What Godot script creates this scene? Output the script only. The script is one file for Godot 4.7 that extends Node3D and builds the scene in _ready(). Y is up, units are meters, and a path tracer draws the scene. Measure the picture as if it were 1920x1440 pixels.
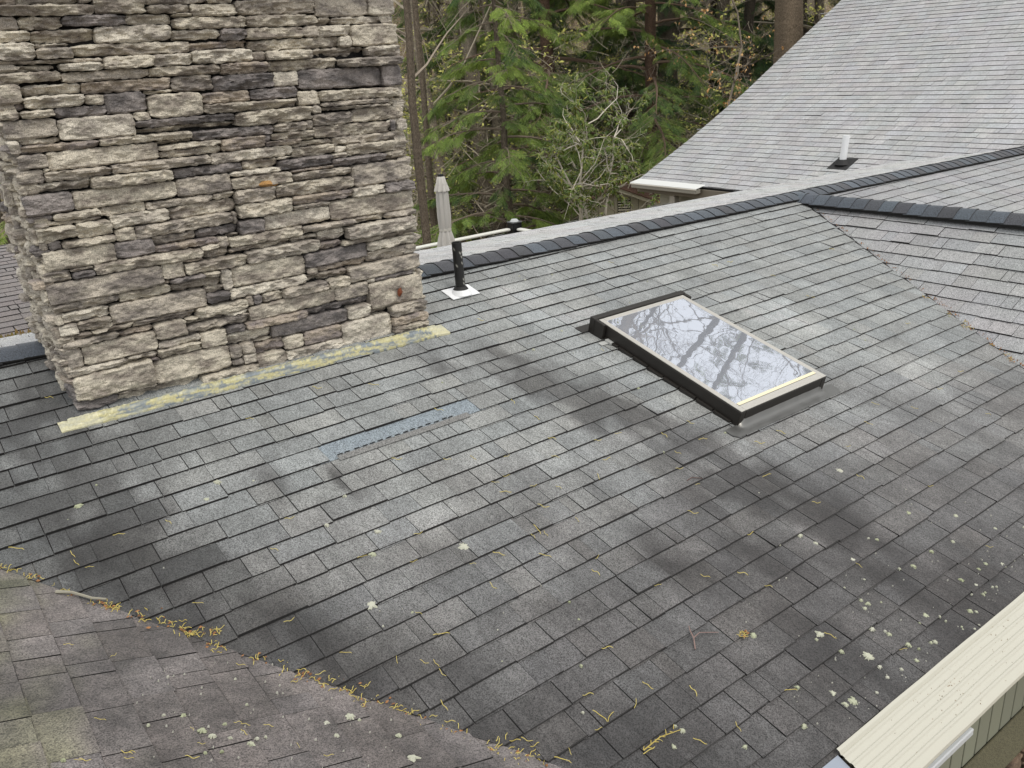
extends Node3D
# A grey shingled roof seen from just above its eave: stone chimney, skylight, cross gable, a farther wing, and hemlock woods behind.
# y is up, x runs along the main ridge, z runs from the ridge (negative) out over the eave (zero). Metres.

const EXPO := 0.14
const TH := 0.253422                       # pitch of the main roof
const TB := 0.344742                       # pitch of the lower roof beyond the near valley
const TD := 0.489712                       # pitch of the cross gable
const CAM := Vector3(0, 2.519627, 1.371198)
const FWD := Vector3(0.5458977, -0.3554913, -0.7586974)
const CHIM_Z := -3.425

var rng := RandomNumberGenerator.new()
var noise := FastNoiseLite.new()
var fine := FastNoiseLite.new()
var M := {}
var taken := {}
var house: Node3D
var all_tabs: Array = []


# ---------------------------------------------------------------- shapes
class Acc:
	var v := PackedVector3Array()
	var c := PackedColorArray()
	var u := PackedVector2Array()
	var idx := PackedInt32Array()
	func add(p: Vector3, col := Color.WHITE, uv2 := Vector2.ZERO) -> int:
		v.append(p)
		c.append(col)
		u.append(uv2)
		return v.size() - 1
	func tri(a: int, b: int, d: int) -> void:
		idx.append(a)
		idx.append(b)
		idx.append(d)
	func tri_out(a: int, b: int, d: int, away: Vector3) -> void:    # front faces run clockwise seen from where «away» points
		if (v[b] - v[a]).cross(v[d] - v[a]).dot(away) > 0.0:
			tri(a, d, b)
		else:
			tri(a, b, d)
	func quad_out(a: int, b: int, d: int, e: int, away: Vector3) -> void:
		tri_out(a, b, d, away)
		tri_out(a, d, e, away)
	func join(o: Acc) -> void:
		var base := v.size()
		v.append_array(o.v)
		c.append_array(o.c)
		u.append_array(o.u)
		for i in o.idx:
			idx.append(base + i)
	func commit(smooth := false) -> ArrayMesh:
		var m := ArrayMesh.new()
		if idx.is_empty():
			return m
		var a := []
		a.resize(Mesh.ARRAY_MAX)
		a[Mesh.ARRAY_VERTEX] = v
		a[Mesh.ARRAY_COLOR] = c
		a[Mesh.ARRAY_TEX_UV2] = u
		a[Mesh.ARRAY_INDEX] = idx
		if smooth:
			var n := PackedVector3Array()
			n.resize(v.size())
			for i in range(0, idx.size(), 3):
				var q := (v[idx[i + 2]] - v[idx[i]]).cross(v[idx[i + 1]] - v[idx[i]])
				n[idx[i]] += q
				n[idx[i + 1]] += q
				n[idx[i + 2]] += q
			for i in n.size():
				n[i] = n[i].normalized() if n[i].length_squared() > 0.0 else Vector3.UP
			a[Mesh.ARRAY_NORMAL] = n
		m.add_surface_from_arrays(Mesh.PRIMITIVE_TRIANGLES, a)
		return m


func lin(r: float, g: float, b: float) -> Color:
	return Color(r / 255.0, g / 255.0, b / 255.0).srgb_to_linear()


func tint(c: Color, k: float) -> Color:
	return Color(c.r * k, c.g * k, c.b * k)


func rf(a: float, b: float) -> float:
	return rng.randf_range(a, b)


# A box with chamfered edges; b holds its axes.
func cbox(acc: Acc, at: Vector3, size: Vector3, b := Basis.IDENTITY, ch := 0.004, col := Color.WHITE) -> void:
	var h := size / 2.0
	ch = minf(ch, minf(h.x, minf(h.y, h.z)) * 0.6)
	var id := {}
	for k in 8:
		var s := Vector3(1 if k & 1 else -1, 1 if k & 2 else -1, 1 if k & 4 else -1)
		for ax in 3:
			var p := s * h
			for o in 3:
				if o != ax:
					p[o] -= s[o] * ch
			id[k * 3 + ax] = acc.add(at + b * p, col)
	for ax in 3:
		var o1 := (ax + 1) % 3
		var o2 := (ax + 2) % 3
		for sg in 2:
			var away := b[ax] * (1 if sg else -1)
			var q := []
			for st in [[0, 0], [1, 0], [1, 1], [0, 1]]:
				q.append(id[((sg << ax) | (st[0] << o1) | (st[1] << o2)) * 3 + ax])
			acc.quad_out(q[0], q[1], q[2], q[3], away)
		for sa in 2:
			for sb in 2:
				var k0 := (sa << ax) | (sb << o1)
				var k1 := k0 | (1 << o2)
				acc.quad_out(id[k0 * 3 + ax], id[k1 * 3 + ax], id[k1 * 3 + o1], id[k0 * 3 + o1], b[ax] * (1 if sa else -1) + b[o1] * (1 if sb else -1))
	for k in 8:
		var s := b * Vector3(1 if k & 1 else -1, 1 if k & 2 else -1, 1 if k & 4 else -1)
		acc.tri_out(id[k * 3], id[k * 3 + 1], id[k * 3 + 2], s)


func box_between(acc: Acc, lo: Vector3, hi: Vector3, col := Color.WHITE, ch := 0.004) -> void:
	cbox(acc, (lo + hi) / 2, (hi - lo).abs(), Basis.IDENTITY, ch, col)


func tube(acc: Acc, pts: PackedVector3Array, rad: PackedFloat32Array, seg := 6, col := Color.WHITE, rough := 0.0, caps := true) -> void:
	var n := pts.size()
	var first := acc.v.size()
	var side := Vector3.ZERO
	for i in n:
		var d := (pts[mini(i + 1, n - 1)] - pts[maxi(i - 1, 0)]).normalized()
		if side == Vector3.ZERO:
			side = d.cross(Vector3(0.31, 0.17, 0.93)).normalized()
			if side.length() < 0.1:
				side = d.cross(Vector3.RIGHT).normalized()
		side = (side - d * side.dot(d)).normalized()
		var up := d.cross(side)
		for k in seg:
			var a := TAU * k / seg
			var r := rad[i]
			if rough > 0.0:
				r *= 1.0 + rough * noise.get_noise_3d(pts[i].x * 4.0 + k * 31.0, pts[i].y * 1.5, pts[i].z * 4.0)
			acc.add(pts[i] + (side * cos(a) + up * sin(a)) * r, col)
	for i in n - 1:
		for k in seg:
			var a := first + i * seg + k
			var b := first + i * seg + (k + 1) % seg
			acc.tri(a, a + seg, b)
			acc.tri(b, a + seg, b + seg)
	if caps:
		for e in [0, n - 1]:
			var mid := acc.add(pts[e], col)
			for k in seg:
				acc.tri_out(mid, first + e * seg + k, first + e * seg + (k + 1) % seg, pts[e] - pts[1 if e == 0 else n - 2])


func cyl(acc: Acc, a: Vector3, b: Vector3, r0: float, r1: float, seg := 16, col := Color.WHITE) -> void:
	tube(acc, PackedVector3Array([a, b]), PackedFloat32Array([r0, r1]), seg, col)


# A sheet swept along x: profile holds (z, y); closed when it should be a solid.
func sweep_x(acc: Acc, prof: Array, x0: float, x1: float, col: Color, steps := 1, wob := 0.0) -> void:
	var first := acc.v.size()
	for i in steps + 1:
		var x := lerpf(x0, x1, float(i) / steps)
		for p in prof:
			acc.add(Vector3(x, p.y + wob * noise.get_noise_2d(x * 1.5, p.x * 0.5), p.x), col)
	for i in steps:
		for k in prof.size() - 1:
			var a := first + i * prof.size() + k
			acc.tri(a, a + 1, a + prof.size())
			acc.tri(a + 1, a + prof.size() + 1, a + prof.size())


# ---------------------------------------------------------------- objects
func numbered(called: String) -> String:
	if not taken.has(called):
		taken[called] = 0
		return called
	taken[called] += 1
	return "%s_%03d" % [called, taken[called]]


func tag(o: Node3D, label := "", category := "", group := "", kind := "") -> Node3D:
	for kv in [["label", label], ["category", category], ["group", group], ["kind", kind]]:
		if kv[1]:
			o.set_meta(kv[0], kv[1])
	return o


func thing(called: String, label: String, category: String, at := Vector3.ZERO, group := "", kind := "") -> Node3D:
	var o := Node3D.new()
	o.name = numbered(called)
	add_child(o)
	o.position = at
	return tag(o, label, category, group, kind)


func put(called: String, mesh: Mesh, m: Material, parent: Node = self) -> MeshInstance3D:
	var o := MeshInstance3D.new()
	o.name = numbered(called) if parent == self else called
	o.mesh = mesh
	o.material_override = m
	parent.add_child(o, true)
	return o


func part(called: String, acc: Acc, m: Material, parent: Node, smooth := false) -> MeshInstance3D:
	return put(called, acc.commit(smooth), m, parent)


func many(called: String, mesh: Mesh, m: Material, xf: Array, cols: Array, parent: Node) -> MultiMeshInstance3D:
	var mm := MultiMesh.new()
	mm.transform_format = MultiMesh.TRANSFORM_3D
	mm.use_colors = true
	mm.mesh = mesh
	mm.instance_count = xf.size()
	for i in xf.size():
		mm.set_instance_transform(i, xf[i])
		mm.set_instance_color(i, cols[i])
	var o := MultiMeshInstance3D.new()
	o.name = called if parent != self else numbered(called)
	o.multimesh = mm
	o.material_override = m
	parent.add_child(o, true)
	o.set_meta("kind", "stuff")
	return o


func copy(o: Node3D, at: Vector3, turn: float, size := 1.0) -> Node3D:
	var r: Node3D = o.duplicate()
	r.name = numbered(str(o.name).split("_0")[0])
	add_child(r)
	r.position = at
	r.rotation.y = turn
	r.scale = Vector3.ONE * size
	return r


func rows(s: String) -> Array:
	var out := []
	for r in s.split(";"):
		var q := []
		for x in r.split(","):
			q.append(x.to_float())
		out.append(q)
	return out


# Points on the roofs: along, up the slope, off the surface.
func on_main(t: float, s: float, h := 0.0) -> Vector3:
	return Vector3(t, s * sin(TH) + h * cos(TH), -s * cos(TH) + h * sin(TH))


func on_lower(t: float, s: float, h := 0.0) -> Vector3:
	return Vector3(1.82 - s * cos(TB) + h * sin(TB), s * sin(TB) + h * cos(TB), -t)


func ridge_s(x: float) -> float:
	return 4.34 - 0.031 * x


func ridge(x: float, h := 0.0) -> Vector3:
	return on_main(x, ridge_s(x)) + Vector3(0, h, 0)


# ---------------------------------------------------------------- materials
func flat(r: float, g: float, b: float, rough := 0.7, metal := 0.0) -> StandardMaterial3D:
	var m := StandardMaterial3D.new()
	m.albedo_color = Color(r / 255.0, g / 255.0, b / 255.0)
	m.roughness = rough
	m.metallic = metal
	m.vertex_color_use_as_albedo = true
	return m


func grain_image(size: int, cell: int, low: float, dark: float, light: float, s: int) -> Image:
	var r := RandomNumberGenerator.new()
	r.seed = s
	var n := size / cell
	var cells := PackedFloat32Array()
	cells.resize(n * n)
	for i in n * n:
		var x := r.randf()
		cells[i] = 0.78 + 0.3 * (r.randf() - 0.5) * low
		if x < dark:
			cells[i] = 0.42
		elif x > 1.0 - light:
			cells[i] = 1.15
	var d := PackedByteArray()
	d.resize(size * size)
	for y in size:
		for x in size:
			d[y * size + x] = int(clampf((cells[(y / cell) * n + x / cell] + (r.randf() - 0.5) * 0.34) * 268.0, 0.0, 255.0))
	var im := Image.create_from_data(size, size, false, Image.FORMAT_L8, d)
	im.convert(Image.FORMAT_RGB8)
	return im


func noise_tex(freq: float, type: int, oct: int, s: int, size := 512) -> NoiseTexture2D:
	var f := FastNoiseLite.new()
	f.noise_type = type
	f.frequency = freq
	f.fractal_octaves = oct
	f.seed = s
	var t := NoiseTexture2D.new()
	t.width = size
	t.height = size
	t.seamless = true
	t.noise = f
	return t


# Stains of a roof plus any painted sheen, by place (u along, v up the slope).
func tone_image(w: int, h: int, size: Vector2, at: Vector2, darks: Array, lights: Array, tone: Callable) -> ImageTexture:
	var d := PackedByteArray()
	d.resize(w * h * 3)
	for j in h:
		for i in w:
			var p := at + Vector2((i + 0.5) / w * size.x, (j + 0.5) / h * size.y)
			var c: Color = tone.call(p)
			var k := 0.0
			for b in darks:
				var dx: float = (p.x - b[0]) / (b[2] * 1.15)
				var dy: float = (p.y - b[1]) / (b[2] * 2.6)
				var q := dx * dx + dy * dy
				if q < 4.0:
					k += exp(-q * 1.6) * 0.27
			var l := 0.0
			for b in lights:
				var q: float = (p - Vector2(b[0], b[1])).length_squared() / (b[2] * b[2])
				if q < 4.0:
					l += exp(-q * 1.3) * 0.16
			k = minf(k * (0.9 + 0.8 * noise.get_noise_2d(p.x * 3.5, p.y * 1.8)), 0.36)
			var f := 1.0 - k + minf(l, 0.25)
			var at3 := (j * w + i) * 3
			d[at3] = int(clampf(c.r * f * (1.0 + 0.04 * k) * 255.0, 0, 255))
			d[at3 + 1] = int(clampf(c.g * f * 255.0, 0, 255))
			d[at3 + 2] = int(clampf(c.b * f * 255.0, 0, 255))
	return ImageTexture.create_from_image(Image.create_from_data(w, h, false, Image.FORMAT_RGB8, d))


func shingle_material(grain: Texture2D, bump: Texture2D, tone_tex: Texture2D) -> StandardMaterial3D:
	var m := StandardMaterial3D.new()
	m.vertex_color_use_as_albedo = true
	m.albedo_texture = grain
	m.uv1_triplanar = true
	m.uv1_world_triplanar = true
	m.uv1_scale = Vector3.ONE * 0.8
	m.roughness = 0.82
	m.heightmap_enabled = true
	m.heightmap_texture = bump
	m.heightmap_scale = 0.12
	m.rim_enabled = true
	m.rim = 0.35
	m.rim_tint = 0.3
	if tone_tex:
		m.detail_enabled = true
		m.detail_blend_mode = BaseMaterial3D.BLEND_MODE_MUL
		m.detail_uv_layer = BaseMaterial3D.DETAIL_UV_2
		m.detail_albedo = tone_tex
	return m


func rough_material(r: float, g: float, b: float, tex: Texture2D, scale: float, bump: Texture2D, depth: float, rough := 0.9) -> StandardMaterial3D:
	var m := flat(r, g, b, rough)
	m.albedo_texture = tex
	m.uv1_triplanar = true
	m.uv1_world_triplanar = true
	m.uv1_scale = Vector3.ONE * scale
	if bump:
		m.heightmap_enabled = true
		m.heightmap_texture = bump
		m.heightmap_scale = depth
	return m


func leaf_material(r: float, g: float, b: float, through := 0.35) -> StandardMaterial3D:
	var m := flat(r, g, b, 0.65)
	m.backlight_enabled = true
	m.backlight = Color(through, through, through * 0.7)
	return m


func make_materials() -> void:
	var grain := ImageTexture.create_from_image(grain_image(1023, 3, 1.3, 0.12, 0.09, 5))
	var bump := noise_tex(0.12, FastNoiseLite.TYPE_SIMPLEX, 2, 7)
	var darks := rows("2.93,2.83,0.16;3.04,2.39,0.16;3.27,2.07,0.2;3.27,1.70,0.18;3.40,1.32,0.2;3.47,1.05,0.18;3.49,0.80,0.2;3.53,0.66,0.15;2.58,1.12,0.12;2.62,0.99,0.12;3.01,1.06,0.14;2.96,2.60,0.14;1.50,2.46,0.04;1.49,2.34,0.04;1.50,2.24,0.05;0.42,3.75,0.25;0.34,3.06,0.3;0.64,2.14,0.25;0.89,1.47,0.2;3.42,0.11,0.2;3.79,0.07,0.15;3.18,1.35,0.14;1.21,2.53,0.1;0.47,2.55,0.25;3.09,2.20,0.12;2.57,3.02,0.12;2.99,0.81,0.1;2.76,0.28,0.18")
	var lights := rows("1.81,2.35,0.18;1.77,1.83,0.16;3.48,1.50,0.12;4.42,1.08,0.25;3.68,3.52,0.3;3.31,0.79,0.1;3.51,0.25,0.1;5.08,2.43,0.4;3.09,1.84,0.12;1.83,2.56,0.1;3.98,1.77,0.15;5.31,1.47,0.3;3.66,0.36,0.12;3.75,3.12,0.2")
	var stain_sheen_main := tone_image(560, 320, Vector2(8.6, 4.9), Vector2(-1.2, -0.2), darks, lights, func(p: Vector2) -> Color:
		var up := smoothstep(0.2, 2.6, p.y + 0.3 * noise.get_noise_2d(p.x * 1.3, p.y * 1.3) + 0.16 * (p.x - 2.5))  # Algae darkens the eave; the glancing sheen up the slope is painted in.
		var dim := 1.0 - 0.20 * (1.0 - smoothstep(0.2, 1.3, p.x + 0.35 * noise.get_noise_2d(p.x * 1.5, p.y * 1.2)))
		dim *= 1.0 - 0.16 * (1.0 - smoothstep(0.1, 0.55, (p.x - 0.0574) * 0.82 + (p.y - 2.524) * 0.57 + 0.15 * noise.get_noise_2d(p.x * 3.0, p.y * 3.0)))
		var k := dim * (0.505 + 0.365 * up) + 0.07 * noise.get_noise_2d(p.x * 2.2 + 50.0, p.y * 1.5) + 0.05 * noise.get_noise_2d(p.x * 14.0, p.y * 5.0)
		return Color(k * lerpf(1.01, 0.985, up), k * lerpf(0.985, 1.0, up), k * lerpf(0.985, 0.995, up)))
	var stain_lower := tone_image(300, 240, Vector2(6.2, 3.6), Vector2(-2.2, -0.3), [], [], func(p: Vector2) -> Color:
		var moss := smoothstep(1.75, 2.35, p.y + 0.25 * noise.get_noise_2d(p.x * 2.0, p.y * 2.0) + 0.12 * (p.x - 1.0))
		var k := 0.60 + 0.16 * noise.get_noise_2d(p.x * 1.7, p.y * 1.7) + 0.07 * noise.get_noise_2d(p.x * 11.0, p.y * 11.0)
		return Color(k * lerpf(1.012, 1.03, moss), k * lerpf(0.975, 1.04, moss), k * lerpf(0.965, 0.84, moss)))
	M.main = shingle_material(grain, bump, stain_sheen_main)
	M.lower = shingle_material(grain, bump, stain_lower)
	var stain_far := tone_image(256, 256, Vector2(6, 6), Vector2.ZERO, [], [], func(p: Vector2) -> Color:
		var k := 0.96 + 0.03 * noise.get_noise_2d(p.x * 1.3, p.y * 0.6) + 0.035 * noise.get_noise_2d(p.x * 5.0, p.y * 1.2 + 30.0)
		return Color(k, k * (1.0 + 0.012 * noise.get_noise_2d(p.x, p.y + 70.0)), k))
	M.grey = shingle_material(grain, bump, stain_far)
	M.cap = shingle_material(grain, bump, null)
	M.deck = flat(30, 29, 29, 0.95)
	M.mat = shingle_material(grain, bump, null)
	var speck := ImageTexture.create_from_image(grain_image(512, 2, 0.8, 0.06, 0.08, 11))
	var rock := noise_tex(0.02, FastNoiseLite.TYPE_SIMPLEX, 5, 21)
	M.stone = rough_material(255, 255, 255, speck, 1.6, rock, 0.5, 0.85)
	M.mortar = rough_material(40, 38, 36, speck, 2.0, rock, 1.0, 0.95)
	M.bronze = flat(48, 45, 42, 0.42, 0.3)
	M.trim_metal = flat(196, 193, 186, 0.4, 0.4)
	M.sheet = flat(122, 122, 120, 0.38, 0.75)
	M.flashing = flat(255, 255, 255, 0.5, 0.15)
	M.black_pipe = flat(255, 255, 255, 0.55)
	M.white_plastic = flat(232, 234, 236, 0.45)
	M.cream = flat(255, 255, 255, 0.42)
	M.paint = flat(255, 255, 255, 0.7)
	M.rubber = flat(34, 34, 35, 0.7)
	M.fabric = flat(214, 212, 208, 0.9)
	M.black_metal = flat(24, 25, 26, 0.45, 0.4)
	var bark_bump := noise_tex(0.03, FastNoiseLite.TYPE_SIMPLEX, 4, 33)
	var bark_tex := ImageTexture.create_from_image(grain_image(512, 4, 1.6, 0.1, 0.06, 17))
	M.bark = rough_material(255, 255, 255, bark_tex, 1.0, bark_bump, 4.0, 0.95)
	M.bark.uv1_scale = Vector3(3.0, 0.5, 3.0)
	M.twig = flat(255, 255, 255, 0.9)
	M.needle = leaf_material(255, 255, 255, 0.4)
	M.leaf = leaf_material(255, 255, 255, 0.4)
	var litter := ImageTexture.create_from_image(grain_image(512, 8, 2.2, 0.16, 0.2, 41))
	M.ground = rough_material(255, 255, 255, litter, 0.35, noise_tex(0.05, FastNoiseLite.TYPE_SIMPLEX, 3, 9), 3.0, 0.95)
	M.moss = flat(255, 255, 255, 0.95)
	M.lichen = flat(255, 255, 255, 0.95)
	M.debris = flat(255, 255, 255, 0.85)
	# The pane: coated glass, slightly wavy along its slope.
	var g := StandardMaterial3D.new()
	g.transparency = BaseMaterial3D.TRANSPARENCY_ALPHA
	g.albedo_color = Color(0.90, 0.925, 0.975, 0.12)
	g.roughness = 0.015
	g.metallic = 0.62
	g.normal_enabled = true
	var wave := FastNoiseLite.new()
	wave.noise_type = FastNoiseLite.TYPE_SIMPLEX
	wave.frequency = 0.014
	wave.fractal_octaves = 1
	wave.seed = 4
	var wt := NoiseTexture2D.new()
	wt.width = 512
	wt.height = 512
	wt.seamless = true
	wt.as_normal_map = true
	wt.bump_strength = 3.0
	wt.noise = wave
	g.normal_texture = wt
	g.normal_scale = 0.016
	g.uv1_triplanar = true
	g.uv1_scale = Vector3(1.6, 1.6, 0.55)
	M.glass = g


# ---------------------------------------------------------------- shingles
# Lays courses of tabs on a slope: o its origin, t along, s up the slope (both unit), over a region given in (t, s).
func shingles(parent: Node, m: Material, o: Vector3, t: Vector3, s: Vector3, region: PackedVector2Array, tone: Color, spread: float, uv_at: Vector2, uv_size: Vector2, step := 0.010, clip := true, skip := Rect2(), expo := EXPO, gap_most := 0.0045, line := 1.0) -> void:
	var n := t.cross(s).normalized()
	var lo := region[0]
	var hi := region[0]
	for p in region:
		lo = lo.min(p)
		hi = hi.max(p)
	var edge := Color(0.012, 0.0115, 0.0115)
	var course := int(floor(lo.y / expo + 0.001))
	while course * expo < hi.y - 0.001:
		var s0 := course * expo
		var a := lo.x - rf(0.0, 0.3)
		var strip := 0.0
		var strip_end := a
		while a < hi.x:
			if a >= strip_end:
				strip = rf(-0.0025, 0.0025)
				strip_end = a + 1.0
			var w := rf(0.10, 0.33)
			if rng.randf() < 0.12:
				w = rf(0.06, 0.1)
			var b := a + w
			var gap := gap_most if rng.randf() < 0.6 else gap_most * 0.4
			var low := s0 + strip + 0.006 * noise.get_noise_2d(a * 3.0, s0 * 20.0) + rf(-0.0015, 0.0015)
			var low2 := low + rf(-0.002, 0.002)
			var top := s0 + expo * 1.22
			var thick := step * rf(0.8, 1.2) * (1.3 if rng.randf() < 0.1 else 1.0)
			var rect := PackedVector2Array([Vector2(a, low), Vector2(b - gap, low2), Vector2(b - gap, top), Vector2(a, top)])
			var ta := a
			a = b
			if skip.has_area() and skip.has_point((rect[0] + Vector2(b, top)) / 2.0 - Vector2(0, expo * 0.2)):
				continue
			var polys := [rect]
			if clip:
				polys = Geometry2D.intersect_polygons(rect, region)
			else:
				for i in 4:
					rect[i] = rect[i].clamp(lo, hi)
				polys = [rect]
			var k := 1.0 + rf(-spread, spread)
			var jit := Vector2(rf(-0.045, 0.045), rf(-0.06, 0.06))
			var warm := rf(-0.02, 0.02)
			var col := Color(tone.r * k * (1.0 + warm), tone.g * k, tone.b * k * (1.0 - warm))
			for poly: PackedVector2Array in polys:
				if poly.size() < 3 or absf(area(poly)) < 0.0004:
					continue
				var acc := Acc.new()
				slab(acc, poly, o, t, s, n, s0, thick, expo, col, edge, uv_at + jit, uv_size)
				foot_shade(acc, poly, o, t, s, n, low, rf(0.001, 0.0042) * line, edge)
				if thick > step * 1.05 and polys.size() == 1 and not clip:
					pass
				elif rng.randf() < 0.22 and poly.size() == 4:
					var sub := PackedVector2Array([Vector2(ta + 0.004, low - 0.008), Vector2(b - gap - rf(0.0, 0.1), low2 - 0.007), Vector2(b - gap - 0.1, low2 + 0.01), Vector2(ta + 0.004, low + 0.01)])
					slab(acc, sub, o, t, s, n, s0 - 0.008, 0.005, expo, tint(col, 0.9), edge, uv_at, uv_size)
				var mid := o + t * (ta + w / 2) + s * (s0 + expo / 2)
				var d := mid - CAM
				var seen := 0.0
				if d.normalized().dot(FWD) > 0.72:
					seen = absf(area(poly)) * absf(n.dot(d.normalized())) / d.length_squared()
				all_tabs.append([seen, acc, parent, m])
		course += 1


func area(p: PackedVector2Array) -> float:
	var q := 0.0
	for i in p.size():
		q += p[i].cross(p[(i + 1) % p.size()])
	return q / 2.0


func slab(acc: Acc, poly: PackedVector2Array, o: Vector3, t: Vector3, s: Vector3, n: Vector3, s0: float, thick: float, expo: float, col: Color, edge: Color, uv_at: Vector2, uv_size: Vector2) -> void:
	var tris := Geometry2D.triangulate_polygon(poly)
	if tris.is_empty():
		return
	var first := acc.v.size()
	var mid := Vector2.ZERO
	for p in poly:
		mid += p / poly.size()
		var h := thick * clampf(1.0 - (p.y - s0) / (expo * 1.26), 0.05, 1.1)
		acc.add(o + t * p.x + s * p.y + n * (h + 0.002), col, (p - uv_at) / uv_size)
	for i in range(0, tris.size(), 3):
		acc.tri_out(first + tris[i], first + tris[i + 1], first + tris[i + 2], n)
	for i in poly.size():
		var p := poly[i]
		var q := poly[(i + 1) % poly.size()]
		var out2 := Vector2(q.y - p.y, p.x - q.x)
		if out2.dot((p + q) / 2 - mid) < 0:
			out2 = -out2
		if out2.normalized().y > 0.8:
			continue                                     # the upper edge lies under the next course
		var e := []
		for w in [p, q]:
			var h := thick * clampf(1.0 - (w.y - s0) / (expo * 1.26), 0.05, 1.1)
			e.append(acc.add(o + t * w.x + s * w.y + n * (h + 0.002), edge, (w - uv_at) / uv_size))
			e.append(acc.add(o + t * w.x + s * w.y + n * 0.0005, edge, (w - uv_at) / uv_size))
		acc.quad_out(e[0], e[2], e[3], e[1], t * out2.x + s * out2.y)


# A black strip under each tab: painted shade, plus the dark sealed gap.
func foot_shade(acc: Acc, poly: PackedVector2Array, o: Vector3, t: Vector3, s: Vector3, n: Vector3, low: float, wide: float, edge: Color) -> void:
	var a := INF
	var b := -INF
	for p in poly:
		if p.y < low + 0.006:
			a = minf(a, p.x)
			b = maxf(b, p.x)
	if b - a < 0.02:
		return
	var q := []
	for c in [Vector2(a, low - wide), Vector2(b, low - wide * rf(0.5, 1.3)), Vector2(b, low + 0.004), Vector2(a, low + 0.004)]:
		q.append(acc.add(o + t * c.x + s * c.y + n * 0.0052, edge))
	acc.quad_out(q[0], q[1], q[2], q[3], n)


# The tabs that show largest become pieces of their own, the rest one piece per slope.
func share_out(limit: int) -> void:
	all_tabs.sort_custom(func(a, b): return a[0] > b[0])
	var rest := {}
	for i in all_tabs.size():
		var q: Array = all_tabs[i]
		if i < limit:
			part("shingle", q[1], q[3], q[2])
		else:
			if not rest.has(q[2]):
				rest[q[2]] = [Acc.new(), q[3]]
			rest[q[2]][0].join(q[1])
	for p in rest:
		tag(part("shingle_field", rest[p][0], rest[p][1], p), "", "", "", "stuff")
	all_tabs.clear()


func deck_plane(called: String, o: Vector3, t: Vector3, s: Vector3, region: PackedVector2Array, parent: Node) -> MeshInstance3D:
	var acc := Acc.new()
	var n := t.cross(s).normalized()
	var k := region.size()
	for lay in 2:
		for p in region:
			acc.add(o + t * p.x + s * p.y - n * (0.1 if lay else 0.0), Color.WHITE)
	var tris := Geometry2D.triangulate_polygon(region)
	for i in range(0, tris.size(), 3):
		acc.tri_out(tris[i], tris[i + 1], tris[i + 2], n)
		acc.tri_out(k + tris[i], k + tris[i + 1], k + tris[i + 2], -n)
	for i in k:
		acc.quad_out(i, (i + 1) % k, k + (i + 1) % k, k + i, (acc.v[i] - acc.v[(i + 2) % k]))
	return part(called, acc, M.deck, parent)


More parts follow.
